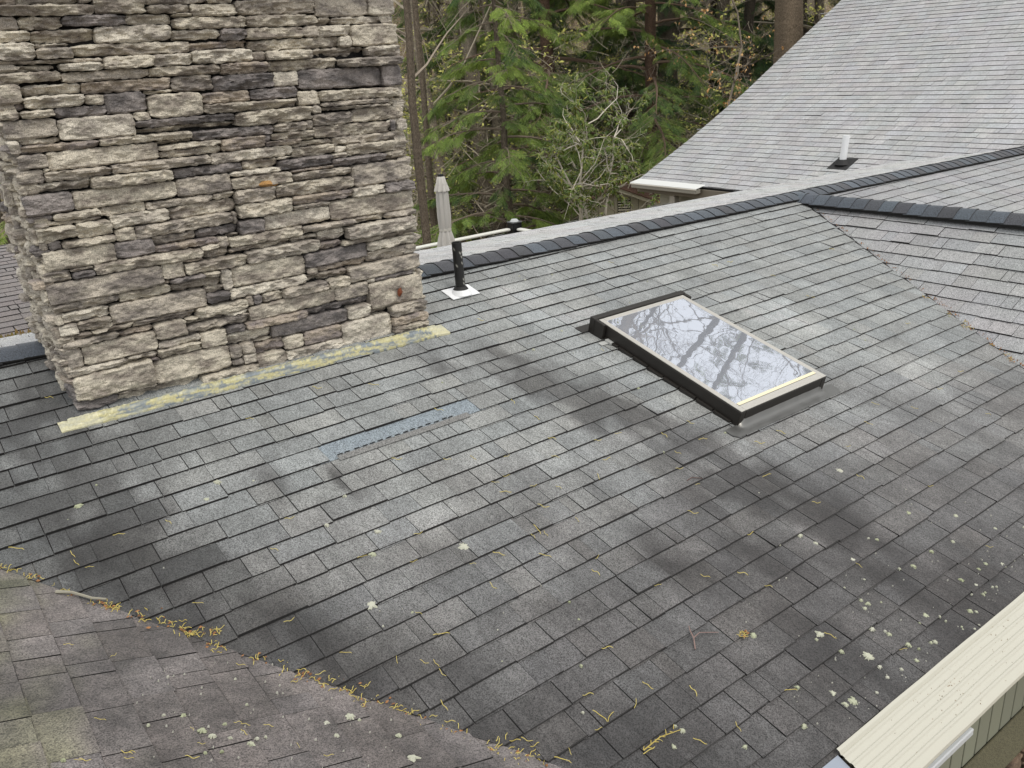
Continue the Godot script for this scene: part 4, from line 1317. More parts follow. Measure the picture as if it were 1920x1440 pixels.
func build_wing() -> void:
	var w := thing("house_wing", "farther house wing with a tall light grey shingled roof and a white vent pipe", "house", Vector3.ZERO)
	var prof := [Vector2(11.27, 0.31), Vector2(12.6, 0.87), Vector2(14.2, 1.62), Vector2(17.28, 3.26), Vector2(21.5, 5.55)]
	var z0 := -9.98
	var z1 := 1.5
	for k in prof.size() - 1:
		var d: Vector2 = (prof[k + 1] - prof[k]).normalized()
		var o := Vector3(prof[k].x, prof[k].y, 0)
		var s := Vector3(d.x, d.y, 0)
		var l: float = (prof[k + 1] - prof[k]).length()
		var n := roundf(l / EXPO)
		var reg := PackedVector2Array([Vector2(z0, -0.008), Vector2(z1, -0.008), Vector2(z1, l), Vector2(z0, l)])
		var dp := deck_plane("roof", o, Vector3.BACK, s, reg, w)
		shingles(dp, M.grey, o, Vector3.BACK, s, reg, lin(214, 215, 217), 0.08, Vector2(-10, 0), Vector2(6, 6), 0.010, false, Rect2(), l / n, 0.004)  # Sheen of the glancing view is put into this lighter tone.
	share_out(300)
	var body := Acc.new()
	var ids := []
	for z in [z0 + 0.25, z1]:
		for p in [Vector2(11.6, -2.6), Vector2(11.6, 0.22), Vector2(14.2, 1.42), Vector2(17.28, 3.05), Vector2(21.5, 5.3), Vector2(21.5, -2.6)]:
			ids.append(body.add(Vector3(p.x, p.y, z), lin(158, 156, 140)))
	for k in 6:
		var k2 := (k + 1) % 6
		body.quad_out(ids[k], ids[k2], ids[6 + k2], ids[6 + k], Vector3(-1, 0, 0) if k == 0 else Vector3.UP)
	for e in 2:
		for k in range(1, 5):
			body.tri_out(ids[e * 6], ids[e * 6 + k], ids[e * 6 + k + 1], Vector3.FORWARD if e == 0 else Vector3.BACK)
	part("wall", body, M.paint, w)
	var rake := Acc.new()
	for k in prof.size() - 1:
		var m: Vector2 = (prof[k] + prof[k + 1]) / 2
		var d: Vector2 = prof[k + 1] - prof[k]
		cbox(rake, Vector3(m.x, m.y - 0.10, z0 + 0.03), Vector3(d.length(), 0.15, 0.03), Basis(Vector3.BACK, atan2(d.y, d.x)), 0.004, lin(196, 190, 172))
	part("rake_board", rake, M.paint, w)
	var gut := Node3D.new()
	gut.name = "gutter"
	w.add_child(gut)
	var cov := Acc.new()
	var cx := cos(0.3)
	var bs := Basis(Vector3.BACK, 0.16)
	cbox(cov, Vector3(11.20, 0.315, (z0 - 8.42) / 2), Vector3(0.24, 0.016, 8.42 + z0 * -1.0 - 2 * 8.42 + 0.0 if false else absf(z0 + 8.42)), bs, 0.004, lin(226, 228, 226))
	part("gutter_cover", cov, M.cream, gut)
	var tr := Acc.new()
	box_between(tr, Vector3(11.09, 0.205, z0 + 0.01), Vector3(11.22, 0.285, -8.43), lin(150, 146, 136), 0.012)
	box_between(tr, Vector3(11.075, 0.268, z0), Vector3(11.10, 0.293, -8.42), lin(206, 202, 190), 0.006)
	part("trough", tr, M.cream, gut)
	var fas := Acc.new()
	box_between(fas, Vector3(11.24, 0.12, z0 + 0.02), Vector3(11.27, 0.27, z1), lin(120, 112, 98), 0.004)
	part("fascia", fas, M.paint, w)
	var post := Acc.new()
	box_between(post, Vector3(11.3, -2.6, -9.22), Vector3(11.42, 0.2, -9.10), lin(172, 168, 156), 0.006)
	part("porch_post", post, M.paint, w)
	var v := Node3D.new()
	v.name = "vent_pipe"
	w.add_child(v)
	tag(v, "short white pipe on a black base plate")
	var d2: Vector2 = (prof[1] - prof[0]).normalized()
	var up := Vector3(-d2.y, d2.x, 0)
	var base := Vector3(12.16, 0.30 + 0.89 * d2.y / d2.x + 0.012, -6.42)
	var pl := Acc.new()
	cbox(pl, base + up * 0.006, Vector3(0.34, 0.012, 0.34), Basis(Vector3.BACK, atan2(d2.y, d2.x)), 0.003)
	part("base_plate", pl, M.rubber, v)
	var boot := Acc.new()
	cyl(boot, base, base + Vector3(0, 0.075, 0), 0.12, 0.07, 20)
	part("boot", boot, M.rubber, v)
	var pipe := Acc.new()
	cyl(pipe, base + Vector3(0, 0.05, 0), base + Vector3(0.025, 0.43, 0.015), 0.052, 0.052, 20)
	part("pipe", pipe, M.white_plastic, v)


# ---------------------------------------------------------------- the yard
func build_deck() -> void:
	var dk := thing("deck", "grey timber deck behind the house, almost hidden by the roof", "deck")
	var k := 0
	var z := -8.8
	while z < -5.75:
		var b := Acc.new()
		box_between(b, Vector3(4.2, -0.84, z), Vector3(7.55, -0.80, z + 0.135), tint(lin(140, 134, 124), rf(0.88, 1.1)), 0.004)
		part("deck_board", b, M.paint, dk)
		z += 0.142
		k += 1
	var fr := Acc.new()
	box_between(fr, Vector3(4.2, -1.06, -8.8), Vector3(7.55, -0.845, -8.74))
	box_between(fr, Vector3(7.49, -1.06, -8.73), Vector3(7.55, -0.845, -5.7))
	for x in [4.4, 7.4]:
		box_between(fr, Vector3(x, -2.7, -8.6), Vector3(x + 0.12, -1.07, -8.48))
	part("framing", fr, M.black_metal, dk)
	var r := thing("deck_railing", "white topped railing with black balusters along the deck edge", "railing")
	var t := Acc.new()
	box_between(t, Vector3(4.2, 0.165, -8.78), Vector3(7.40, 0.20, -8.69), lin(222, 222, 214), 0.01)
	part("top_rail", t, M.cream, r)
	t = Acc.new()
	box_between(t, Vector3(7.455, 0.165, -8.63), Vector3(7.545, 0.20, -5.8), lin(222, 222, 214), 0.01)
	part("top_rail", t, M.cream, r)
	for q in [[Vector3(4.2, 0.09, -8.75), Vector3(7.40, 0.125, -8.72)], [Vector3(4.2, -0.72, -8.75), Vector3(7.40, -0.69, -8.72)], [Vector3(7.485, 0.09, -8.63), Vector3(7.515, 0.125, -5.8)], [Vector3(7.485, -0.72, -8.63), Vector3(7.515, -0.69, -5.8)]]:
		t = Acc.new()
		box_between(t, q[0], q[1])
		part("rail", t, M.black_metal, r)
	var x := 4.3
	while x < 7.38:
		t = Acc.new()
		box_between(t, Vector3(x, -0.69, -8.745), Vector3(x + 0.02, 0.09, -8.725), Color.WHITE, 0.002)
		part("baluster", t, M.black_metal, r)
		x += 0.085
	var post := Acc.new()
	box_between(post, Vector3(7.41, -0.8, -8.79), Vector3(7.57, 0.27, -8.64), Color.WHITE, 0.006)
	var pm := part("post", post, M.black_metal, r)
	var cap := Acc.new()
	box_between(cap, Vector3(7.405, 0.272, -8.795), Vector3(7.575, 0.292, -8.635), lin(90, 92, 92), 0.006)
	cyl(cap, Vector3(7.49, 0.292, -8.715), Vector3(7.49, 0.322, -8.715), 0.065, 0.045, 16, lin(190, 194, 194))
	part("cap", cap, M.paint, pm)


func build_umbrella() -> void:
	var u := thing("patio_umbrella", "closed pale grey patio umbrella tied up on the deck", "umbrella", Vector3(5.82, -0.8, -7.96))
	var top := 2.03
	var prof := [[1.90, 0.072, 0.25], [1.70, 0.078, 0.25], [1.5, 0.082, 0.25], [1.36, 0.078, 0.2], [1.325, 0.07, 0.1], [1.29, 0.078, 0.15], [1.2, 0.10, 0.25], [1.05, 0.125, 0.3], [0.95, 0.14, 0.32], [0.9, 0.135, 0.3]]
	var can := Acc.new()
	pleats(can, prof, lin(226, 224, 221))
	part("canopy", can, M.fabric, u, true)
	var fl := Acc.new()
	pleats(fl, [[2.0, 0.03, 0.1], [1.985, 0.05, 0.1], [1.93, 0.062, 0.15], [1.84, 0.088, 0.25], [1.815, 0.092, 0.3]], lin(232, 230, 226))
	part("top_flounce", fl, M.fabric, u, true)
	var tie := Acc.new()
	cyl(tie, Vector3(0, 1.312, 0), Vector3(0, 1.338, 0), 0.0785, 0.0785, 24, lin(236, 234, 228))
	part("tie_strap", tie, M.fabric, u)
	var cap := Acc.new()
	cyl(cap, Vector3(0, 1.995, 0), Vector3(0, 2.02, 0), 0.04, 0.036, 16)
	part("finial", cap, M.black_metal, u)
	var pole := Acc.new()
	cyl(pole, Vector3(0, 0.0, 0), Vector3(0, 1.98, 0), 0.02, 0.02, 12)
	part("pole", pole, M.black_metal, u)
	var mast := Acc.new()
	box_between(mast, Vector3(0.06, 0.0, -0.10), Vector3(0.105, 1.96, -0.05), Color.WHITE, 0.006)
	box_between(mast, Vector3(0.0, 1.945, -0.09), Vector3(0.10, 1.965, 0.02), Color.WHITE, 0.004)
	box_between(mast, Vector3(-0.25, 0.0, -0.25), Vector3(0.35, 0.05, 0.25), Color.WHITE, 0.01)
	part("mast", mast, M.black_metal, u)


func pleats(acc: Acc, prof: Array, col: Color) -> void:
	var seg := 64
	for p in prof:
		for k in seg:
			var a := TAU * k / seg
			var f: float = 1.0 + p[2] * (0.55 * sin(a * 8.0) + 0.3 * noise.get_noise_2d(cos(a) * 4.0, sin(a) * 4.0 + p[0] * 1.5))
			acc.add(Vector3(cos(a) * p[1] * f, p[0], sin(a) * p[1] * f), col)
	for i in prof.size() - 1:
		for k in seg:
			var a := i * seg + k
			var b := i * seg + (k + 1) % seg
			acc.quad_out(a, b, b + seg, a + seg, acc.v[a] - Vector3(0, acc.v[a].y, 0))


func build_shed() -> void:
	var s := thing("shed", "small beige board sided shed with a louvred gable vent", "shed", Vector3(14.48, -1.05, -15.19))
	var ux := Vector3(1.33, 0, 1.26).normalized()
	s.basis = Basis(ux, Vector3.UP, ux.cross(Vector3.UP))
	var wd := 1.83
	var beige := lin(196, 190, 168)
	for k in 9:
		var x0 := k * wd / 9.0
		var x1 := x0 + wd / 9.0 - 0.012
		var b := Acc.new()
		var ids := []
		for z in [0.0, -0.03]:
			for p in [Vector2(x0, -1.6), Vector2(x1, -1.6), Vector2(x1, 0.36 - absf(x1 - wd / 2) * 0.39), Vector2((x0 + x1) / 2, 0.36 - absf((x0 + x1) / 2 - wd / 2) * 0.39), Vector2(x0, 0.36 - absf(x0 - wd / 2) * 0.39)]:
				ids.append(b.add(Vector3(p.x, p.y, z), tint(beige, 1.0)))
		for i in range(1, 4):
			b.tri_out(ids[0], ids[i], ids[i + 1], Vector3.BACK)
		for i in 5:
			b.quad_out(ids[i], ids[(i + 1) % 5], ids[5 + (i + 1) % 5], ids[5 + i], b.v[ids[i]] - Vector3((x0 + x1) / 2, -0.8, -0.015))
		part("siding_board", b, M.paint, s)
	var body := Acc.new()
	box_between(body, Vector3(0.02, -1.6, -2.2), Vector3(wd - 0.02, -0.02, -0.035), lin(90, 86, 76))
	part("wall", body, M.paint, s)
	for e in 2:
		var sgn := -1.0 if e == 0 else 1.0
		var rf_ := Acc.new()
		var bs := Basis(Vector3.BACK, -sgn * 0.372)
		cbox(rf_, Vector3(wd / 2 + sgn * 0.535, 0.40 - 0.205, -1.05), Vector3(1.13, 0.03, 2.45), bs, 0.004, lin(104, 78, 68))
		part("roof_slope", rf_, M.paint, s)
		var fb := Acc.new()
		cbox(fb, Vector3(wd / 2 + sgn * 0.535, 0.335 - 0.205, 0.135), Vector3(1.13, 0.09, 0.03), bs, 0.004, lin(206, 200, 178))
		part("fascia_board", fb, M.paint, s)
	var vent := Acc.new()
	box_between(vent, Vector3(wd / 2 - 0.02, -0.28, 0.004), Vector3(wd / 2 + 0.30, 0.12, 0.02), lin(30, 28, 26), 0.003)
	var vm := part("louvre", vent, M.paint, s)
	for k in 6:
		var sl := Acc.new()
		cbox(sl, Vector3(wd / 2 + 0.14, -0.245 + k * 0.066, 0.03), Vector3(0.30, 0.034, 0.012), Basis(Vector3.RIGHT, -0.5), 0.002, lin(204, 198, 178))
		part("slat", sl, M.paint, vm)


func ground_y(x: float, z: float) -> float:
	var d := x * 0.60 - z * 0.80
	var side := absf(x * 0.80 + z * 0.60)
	var up := smoothstep(24.0, 105.0, d) * 17.0 + maxf(0.0, d - 105.0) * 0.05
	var ruf := smoothstep(10.0, 40.0, Vector2(x - 5, z + 3).length())
	return -2.62 + up + ruf * (noise.get_noise_2d(x * 0.07, z * 0.07) * 0.9 + noise.get_noise_2d(x * 0.5, z * 0.5) * 0.16) - smoothstep(40.0, 160.0, side) * 0.0


func build_ground() -> void:
	var acc := Acc.new()
	var n := 150
	for j in n + 1:
		for i in n + 1:
			var u := 2.0 * i / n - 1.0
			var v := 2.0 * j / n - 1.0
			var x := 18.0 + signf(u) * (30.0 * absf(u) + 320.0 * pow(absf(u), 4.0))
			var z := -22.0 + signf(v) * (30.0 * absf(v) + 320.0 * pow(absf(v), 4.0))
			var k := 0.5 + 0.5 * noise.get_noise_2d(x * 1.7, z * 1.7)
			var c := lin(136, 122, 98).lerp(lin(162, 136, 106), k)
			c = c.lerp(lin(92, 94, 62), clampf(noise.get_noise_2d(x * 0.8 + 90.0, z * 0.8) * 1.5, 0.0, 0.6))
			acc.add(Vector3(x, ground_y(x, z), z), c)
	for j in n:
		for i in n:
			var a := j * (n + 1) + i
			acc.quad_out(a, a + 1, a + n + 2, a + n + 1, Vector3.UP)
	tag(part("ground", acc, M.ground, self, true), "brown leaf strewn forest floor rising behind the house", "ground", "", "structure")


# ---------------------------------------------------------------- trees
func grow(acc: Acc, tips: Array, p: Vector3, d: Vector3, length: float, r: float, depth: int, col: Color, bend: float, up: float, kids: Array, segs := 5) -> void:
	var pts := PackedVector3Array([p])
	var rad := PackedFloat32Array([r])
	var n: int = [3, 4, 5, 9][mini(depth, 3)]
	for i in n:
		d = (d + Vector3(rf(-bend, bend), rf(-bend, bend) + up, rf(-bend, bend))).normalized()
		p += d * length / n
		pts.append(p)
		rad.append(maxf(r * (1.0 - 0.8 * (i + 1) / n), 0.0035))
	tube(acc, pts, rad, [3, 3, 4, segs][mini(depth, 3)], col, 0.0, false)
	if depth <= 0:
		tips.append([p, d])
		return
	for k in int(kids[depth]):
		var f := pow(rf(0.15 if depth < 3 else 0.32, 1.0), 0.8)
		var at := f * n
		var i := mini(int(at), n - 1)
		var q := pts[i].lerp(pts[i + 1], at - i)
		var ax := (pts[i + 1] - pts[i]).normalized()
		var side := ax.cross(Vector3(rf(-1, 1), rf(-1, 1), rf(-1, 1))).normalized()
		var dir := (ax * rf(0.3, 0.9) + side).normalized()
		grow(acc, tips, q, dir, length * rf(0.28, 0.5) * (1.15 - 0.5 * f), lerpf(rad[i], rad[i + 1], at - i) * rf(0.3, 0.5), depth - 1, col, bend * 1.25, 0.05, kids, segs)


func bare_tree(label: String, height: float, r: float, lean: Vector3, col: Color, s: int, kids := [0, 4, 6, 16], buds := 0.0, budcol := Color.WHITE) -> Node3D:
	rng.seed = s
	var t := thing("bare_tree", label, "tree")
	var acc := Acc.new()
	var pts := PackedVector3Array()
	var rad := PackedFloat32Array()
	var p := Vector3(0, -0.4, 0)
	var dir := (Vector3.UP + lean).normalized()
	for i in 15:
		pts.append(p)
		var f := i / 14.0
		rad.append(r * (1.0 - 0.82 * f) * (1.0 + 0.5 * maxf(0.0, 0.06 - f) / 0.06))
		dir = (dir + Vector3(rf(-0.05, 0.05), 0.03, rf(-0.05, 0.05))).normalized()
		p += dir * height / 14.0
	tube(acc, pts, rad, 10, col, 0.25)
	part("trunk", acc, M.bark, t, true)
	var br := Acc.new()
	var tips := []
	for k in int(kids[3]):
		var f := 0.22 + 0.77 * pow((k + rf(0, 1)) / kids[3], 0.75)
		var at := f * 14.0
		var i := mini(int(at), 13)
		var q := pts[i].lerp(pts[i + 1], at - i)
		var a := rf(0, TAU)
		var d := Vector3(cos(a), rf(0.15, 0.9), sin(a)).normalized()
		grow(br, tips, q, d, height * rf(0.16, 0.30) * (1.2 - 0.75 * f), rad[i] * rf(0.25, 0.42), 2, col.lerp(lin(150, 144, 134), 0.35), 0.16, 0.03, kids)
	part("branches", br, M.twig, t)
	if buds > 0.0:
		var xf := []
		var cols := []
		for q in tips:
			if rng.randf() < buds:
				for e in 2:
					var b := Basis(Vector3(rf(-1, 1), rf(-1, 1), rf(-1, 1)).normalized(), rf(0, TAU)).scaled(Vector3.ONE * rf(0.07, 0.15))
					xf.append(Transform3D(b, q[0] + Vector3(rf(-0.12, 0.12), rf(-0.12, 0.12), rf(-0.12, 0.12))))
					cols.append(tint(budcol, rf(0.75, 1.3)))
		many("buds", leaf_mesh(0.5), M.leaf, xf, cols, t)
	return t


func leaf_mesh(wide: float) -> ArrayMesh:
	var acc := Acc.new()
	var a := acc.add(Vector3.ZERO)
	var b := acc.add(Vector3(-wide * 0.5, -0.05, 0.5))
	var c := acc.add(Vector3(0, 0.06, 0.45))
	var d := acc.add(Vector3(wide * 0.5, -0.05, 0.5))
	var e := acc.add(Vector3(0, -0.12, 1.0))
	acc.tri_out(a, b, c, Vector3.UP)
	acc.tri_out(a, c, d, Vector3.UP)
	acc.tri_out(c, b, e, Vector3.UP)
	acc.tri_out(c, e, d, Vector3.UP)
	return acc.commit()


# A hemlock spray: a flat, drooping frond of narrow side sprigs, one unit long along +z.
func spray_mesh(s: int) -> ArrayMesh:
	var r := RandomNumberGenerator.new()
	r.seed = s
	var acc := Acc.new()
	var n := 9
	for k in n:
		var f := (k + 0.6) / n
		for sg in [-1.0, 1.0]:
			var l := 0.40 * pow(1.0 - f, 0.7) * (0.55 + 0.6 * minf(f * 4.0, 1.0)) * r.randf_range(0.7, 1.2) + 0.06
			var root := Vector3(0, -0.22 * f * f, f)
			var dir := Vector3(sg, -0.2 + r.randf_range(-0.4, 0.15), r.randf_range(0.6, 1.3)).normalized()
			var wdt := Vector3(-dir.z * sg, 0.0, dir.x * sg).normalized() * r.randf_range(0.014, 0.024)
			for m in 2:
				var q := root + dir * l * (0.45 * m)
				var l2 := l * (0.62 if m == 0 else 0.55)
				var mid := q + dir * l2 * 0.5 + Vector3(0, 0.008, 0)
				var tip := q + dir * l2 + Vector3(0, -0.10 * l2 - 0.05 * m * l, 0)
				var g := r.randf_range(0.8, 1.2) * (1.15 if m else 0.95)
				var c := Color(g, g, g)
				var a := acc.add(q, c)
				var b := acc.add(mid + wdt, c)
				var e := acc.add(tip, c)
				var h := acc.add(mid - wdt, c)
				acc.tri_out(a, b, e, Vector3.UP)
				acc.tri_out(a, e, h, Vector3.UP)
	var a := acc.add(Vector3(-0.012, 0.004, 0), Color(0.7, 0.6, 0.5))
	var b := acc.add(Vector3(0.012, 0.004, 0), Color(0.7, 0.6, 0.5))
	var e := acc.add(Vector3(0, -0.2, 0.98), Color(0.9, 0.9, 0.8))
	acc.tri_out(a, b, e, Vector3.UP)
	return acc.commit()


func hemlock(label: String, at: Vector3, height: float, r: float, low: float, reach: float, limbs: int, dark: Color, bright: Color, bark: Color, lean := Vector3.ZERO, density := 1.0, open_front := 0.0) -> Node3D:
	var t := thing("hemlock_tree", label, "tree", at)
	var towards := Vector2(CAM.x - at.x, CAM.z - at.z).normalized()
	var acc := Acc.new()
	var pts := PackedVector3Array()
	var rad := PackedFloat32Array()
	for i in 13:
		var f := i / 12.0
		pts.append(Vector3(0, -0.4, 0) + (Vector3.UP * (height + 0.4) + lean * height) * f + Vector3(rf(-0.05, 0.05), 0, rf(-0.05, 0.05)))
		rad.append(maxf(0.012, r * (1.0 - 0.94 * f) * (1.3 if i == 0 else 1.0)))
	tube(acc, pts, rad, 10, bark, 0.2)
	part("trunk", acc, M.bark, t, true)
	var br := Acc.new()
	var xf := []
	var cols := []
	for k in limbs:
		var f := low + (0.98 - low) * (k + rf(0, 1)) / limbs
		var base := pts[int(f * 12)].lerp(pts[mini(int(f * 12) + 1, 12)], f * 12 - int(f * 12))
		var a := k * 2.4 + rf(-0.5, 0.5)
		var l := reach * (1.05 - f) / (1.05 - low) * rf(0.6, 1.15) + 0.25
		if Vector2(cos(a), sin(a)).dot(towards) > 0.45 and rng.randf() < open_front:
			l *= 0.28                                    # few live boughs on this side of the trunk
		var d := Vector3(cos(a), rf(-0.05, 0.35), sin(a))
		var lp := PackedVector3Array()
		var lr := PackedFloat32Array()
		var n := 7
		var p := base
		for i in n + 1:
			lp.append(p)
			lr.append(maxf(0.006, minf(r * 0.28, 0.012 * l + 0.008) * (1.0 - 0.85 * i / n)))
			d = (d + Vector3(rf(-0.1, 0.1), -0.10 + rf(-0.05, 0.05), rf(-0.1, 0.1))).normalized()
			p += d * l / n
		tube(br, lp, lr, 5, bark.lerp(lin(96, 86, 74), 0.5), 0.0, false)
		var tone := rf(0.0, 1.0)
		# side branchlets, each with its sprays
		var m := int(maxf(5.0, l * 6.5 * density))
		for j in m:
			var g := rf(0.22, 1.0)
			var i := mini(int(g * n), n - 1)
			var q := lp[i].lerp(lp[i + 1], g * n - i)
			var ax := (lp[i + 1] - lp[i]).normalized()
			var sg := 1.0 if j % 2 else -1.0
			var side := ax.cross(Vector3.UP).normalized() * sg
			var bd := (ax * rf(0.4, 1.2) + side * rf(0.5, 1.0) + Vector3(0, rf(-0.35, 0.05), 0)).normalized()
			var bl := l * rf(0.10, 0.26) + 0.15
			tube(br, PackedVector3Array([q, q + bd * bl * 0.5, q + bd * bl + Vector3(0, -0.08 * bl, 0)]), PackedFloat32Array([0.007, 0.005, 0.003]), 3, bark.lerp(lin(110, 100, 84), 0.6), 0.0, false)
			var c := int(3 + bl * 12.0)
			for e in c:
				var h := (e + rf(0.2, 1.0)) / c
				var o := q + bd * bl * h
				var sd := bd.cross(Vector3.UP).normalized() * (1.0 if e % 2 else -1.0)
				var fd := (bd * rf(0.6, 1.3) + sd * rf(0.2, 0.9) + Vector3(0, rf(-0.55, 0.0), 0)).normalized()
				if e == c - 1:
					fd = (bd + Vector3(0, rf(-0.4, 0.0), 0)).normalized()
				var xx := Vector3.UP.cross(fd).normalized()
				var b := Basis(xx, fd.cross(xx), fd)
				b = Basis(fd, rf(-0.5, 0.5)) * b
				xf.append(Transform3D(b.scaled(Vector3.ONE * rf(0.17, 0.32)), o))
				var mix_ := clampf(0.55 * tone + 0.6 * rng.randf() - 0.1, 0.0, 1.0)
				cols.append(tint(dark.lerp(bright, mix_), rf(0.8, 1.2)))
	part("branches", br, M.twig, t)
	many("foliage", spray_mesh(limbs), M.needle, xf, cols, t)
	return t


func build_shrub() -> void:
	rng.seed = 51
	var t := thing("rhododendron", "tall shrub with twisted pale branches and drooping yellow green leaves", "shrub", Vector3(13.0, ground_y(13.0, -13.3), -13.3))
	var br := Acc.new()
	var tips := []
	var wood := lin(208, 200, 186)
	for st in [[Vector3(0.05, 1, 0.02), 1.9, 0.048], [Vector3(0.45, 0.9, 0.3), 2.3, 0.04], [Vector3(-0.3, 1, -0.2), 2.2, 0.036], [Vector3(0.2, 1, 0.3), 2.6, 0.034]]:
		var p := Vector3(0, -0.2, 0)
		var d: Vector3 = (st[0] * Vector3(0.35, 1, 0.35)).normalized()
		var pts := PackedVector3Array([p])
		var rad := PackedFloat32Array([st[2] * 1.2])
		for i in 9:
			d = (d + Vector3(rf(-0.3, 0.3), rf(-0.05, 0.2), rf(-0.3, 0.3)) + (st[0] as Vector3) * 0.12).normalized()
			p += d * (st[1] + 1.4) / 9.0
			pts.append(p)
			rad.append(st[2] * (1.0 - 0.06 * i))
		tube(br, pts, rad, 7, wood, 0.2, false)
		for k in 13:
			var i := rng.randi_range(3, 9)
			var a := rf(0, TAU)
			grow(br, tips, pts[i], Vector3(cos(a) + 0.35, rf(-0.1, 0.8), sin(a) + 0.3).normalized(), rf(0.9, 1.7), 0.017, 2, wood, 0.42, 0.04, [0, 4, 5, 0], 5)
	part("branches", br, M.twig, t)
	var xf := []
	var cols := []
	for q in tips:
		if q[0].y < 1.9 and rng.randf() < 0.85 or rng.randf() < 0.1:
			continue
		for k in 6:
			var a := rf(0, TAU)
			var fd := Vector3(cos(a), rf(-1.3, 0.25), sin(a)).normalized()
			var xx := Vector3.UP.cross(fd).normalized()
			xf.append(Transform3D(Basis(xx, fd.cross(xx), fd).scaled(Vector3.ONE * rf(0.10, 0.18)), q[0] - q[1] * rf(0.0, 0.1)))
			cols.append(tint(lin(84, 108, 50).lerp(lin(160, 160, 74), rng.randf() * rng.randf()), rf(0.8, 1.2)))
	many("foliage", leaf_mesh(0.3), M.leaf, xf, cols, t)


func build_beech() -> void:
	rng.seed = 88
	var t := thing("sapling", "thin pale branched sapling hung with dry tan leaves", "tree", Vector3(16.3, ground_y(16.3, -11.75), -11.75))
	var br := Acc.new()
	var tips := []
	var col := lin(140, 130, 116)
	var pts := PackedVector3Array()
	var rad := PackedFloat32Array()
	for i in 10:
		pts.append(Vector3(0.06 * i * sin(i * 1.1), -0.2 + i * 0.75, -0.05 * i))
		rad.append(0.055 * (1.0 - 0.085 * i))
	tube(br, pts, rad, 7, col, 0.1, false)
	for k in 17:
		var i := rng.randi_range(3, 9)
		var a := rf(0, TAU)
		if k < 9:
			a = 2.6 + rf(-0.7, 0.7)
		grow(br, tips, pts[i], Vector3(cos(a), rf(-0.05, 0.5), -sin(a)).normalized(), rf(1.2, 2.3), 0.016, 2, col, 0.2, 0.0, [0, 5, 7, 0])
	part("branches", br, M.twig, t)
	var xf := []
	var cols := []
	for q in tips:
		if rng.randf() < 0.7:
			for k in 2:
				var fd := Vector3(rf(-1, 1), rf(-1.6, 0.0), rf(-1, 1)).normalized()
				var xx := Vector3.UP.cross(fd).normalized()
				xf.append(Transform3D(Basis(xx, fd.cross(xx), fd).scaled(Vector3.ONE * rf(0.05, 0.09)), q[0]))
				cols.append(tint(lin(206, 170, 116).lerp(lin(196, 132, 70), rng.randf() * rng.randf()), rf(0.85, 1.15)))
	many("foliage", leaf_mesh(0.55), M.leaf, xf, cols, t)


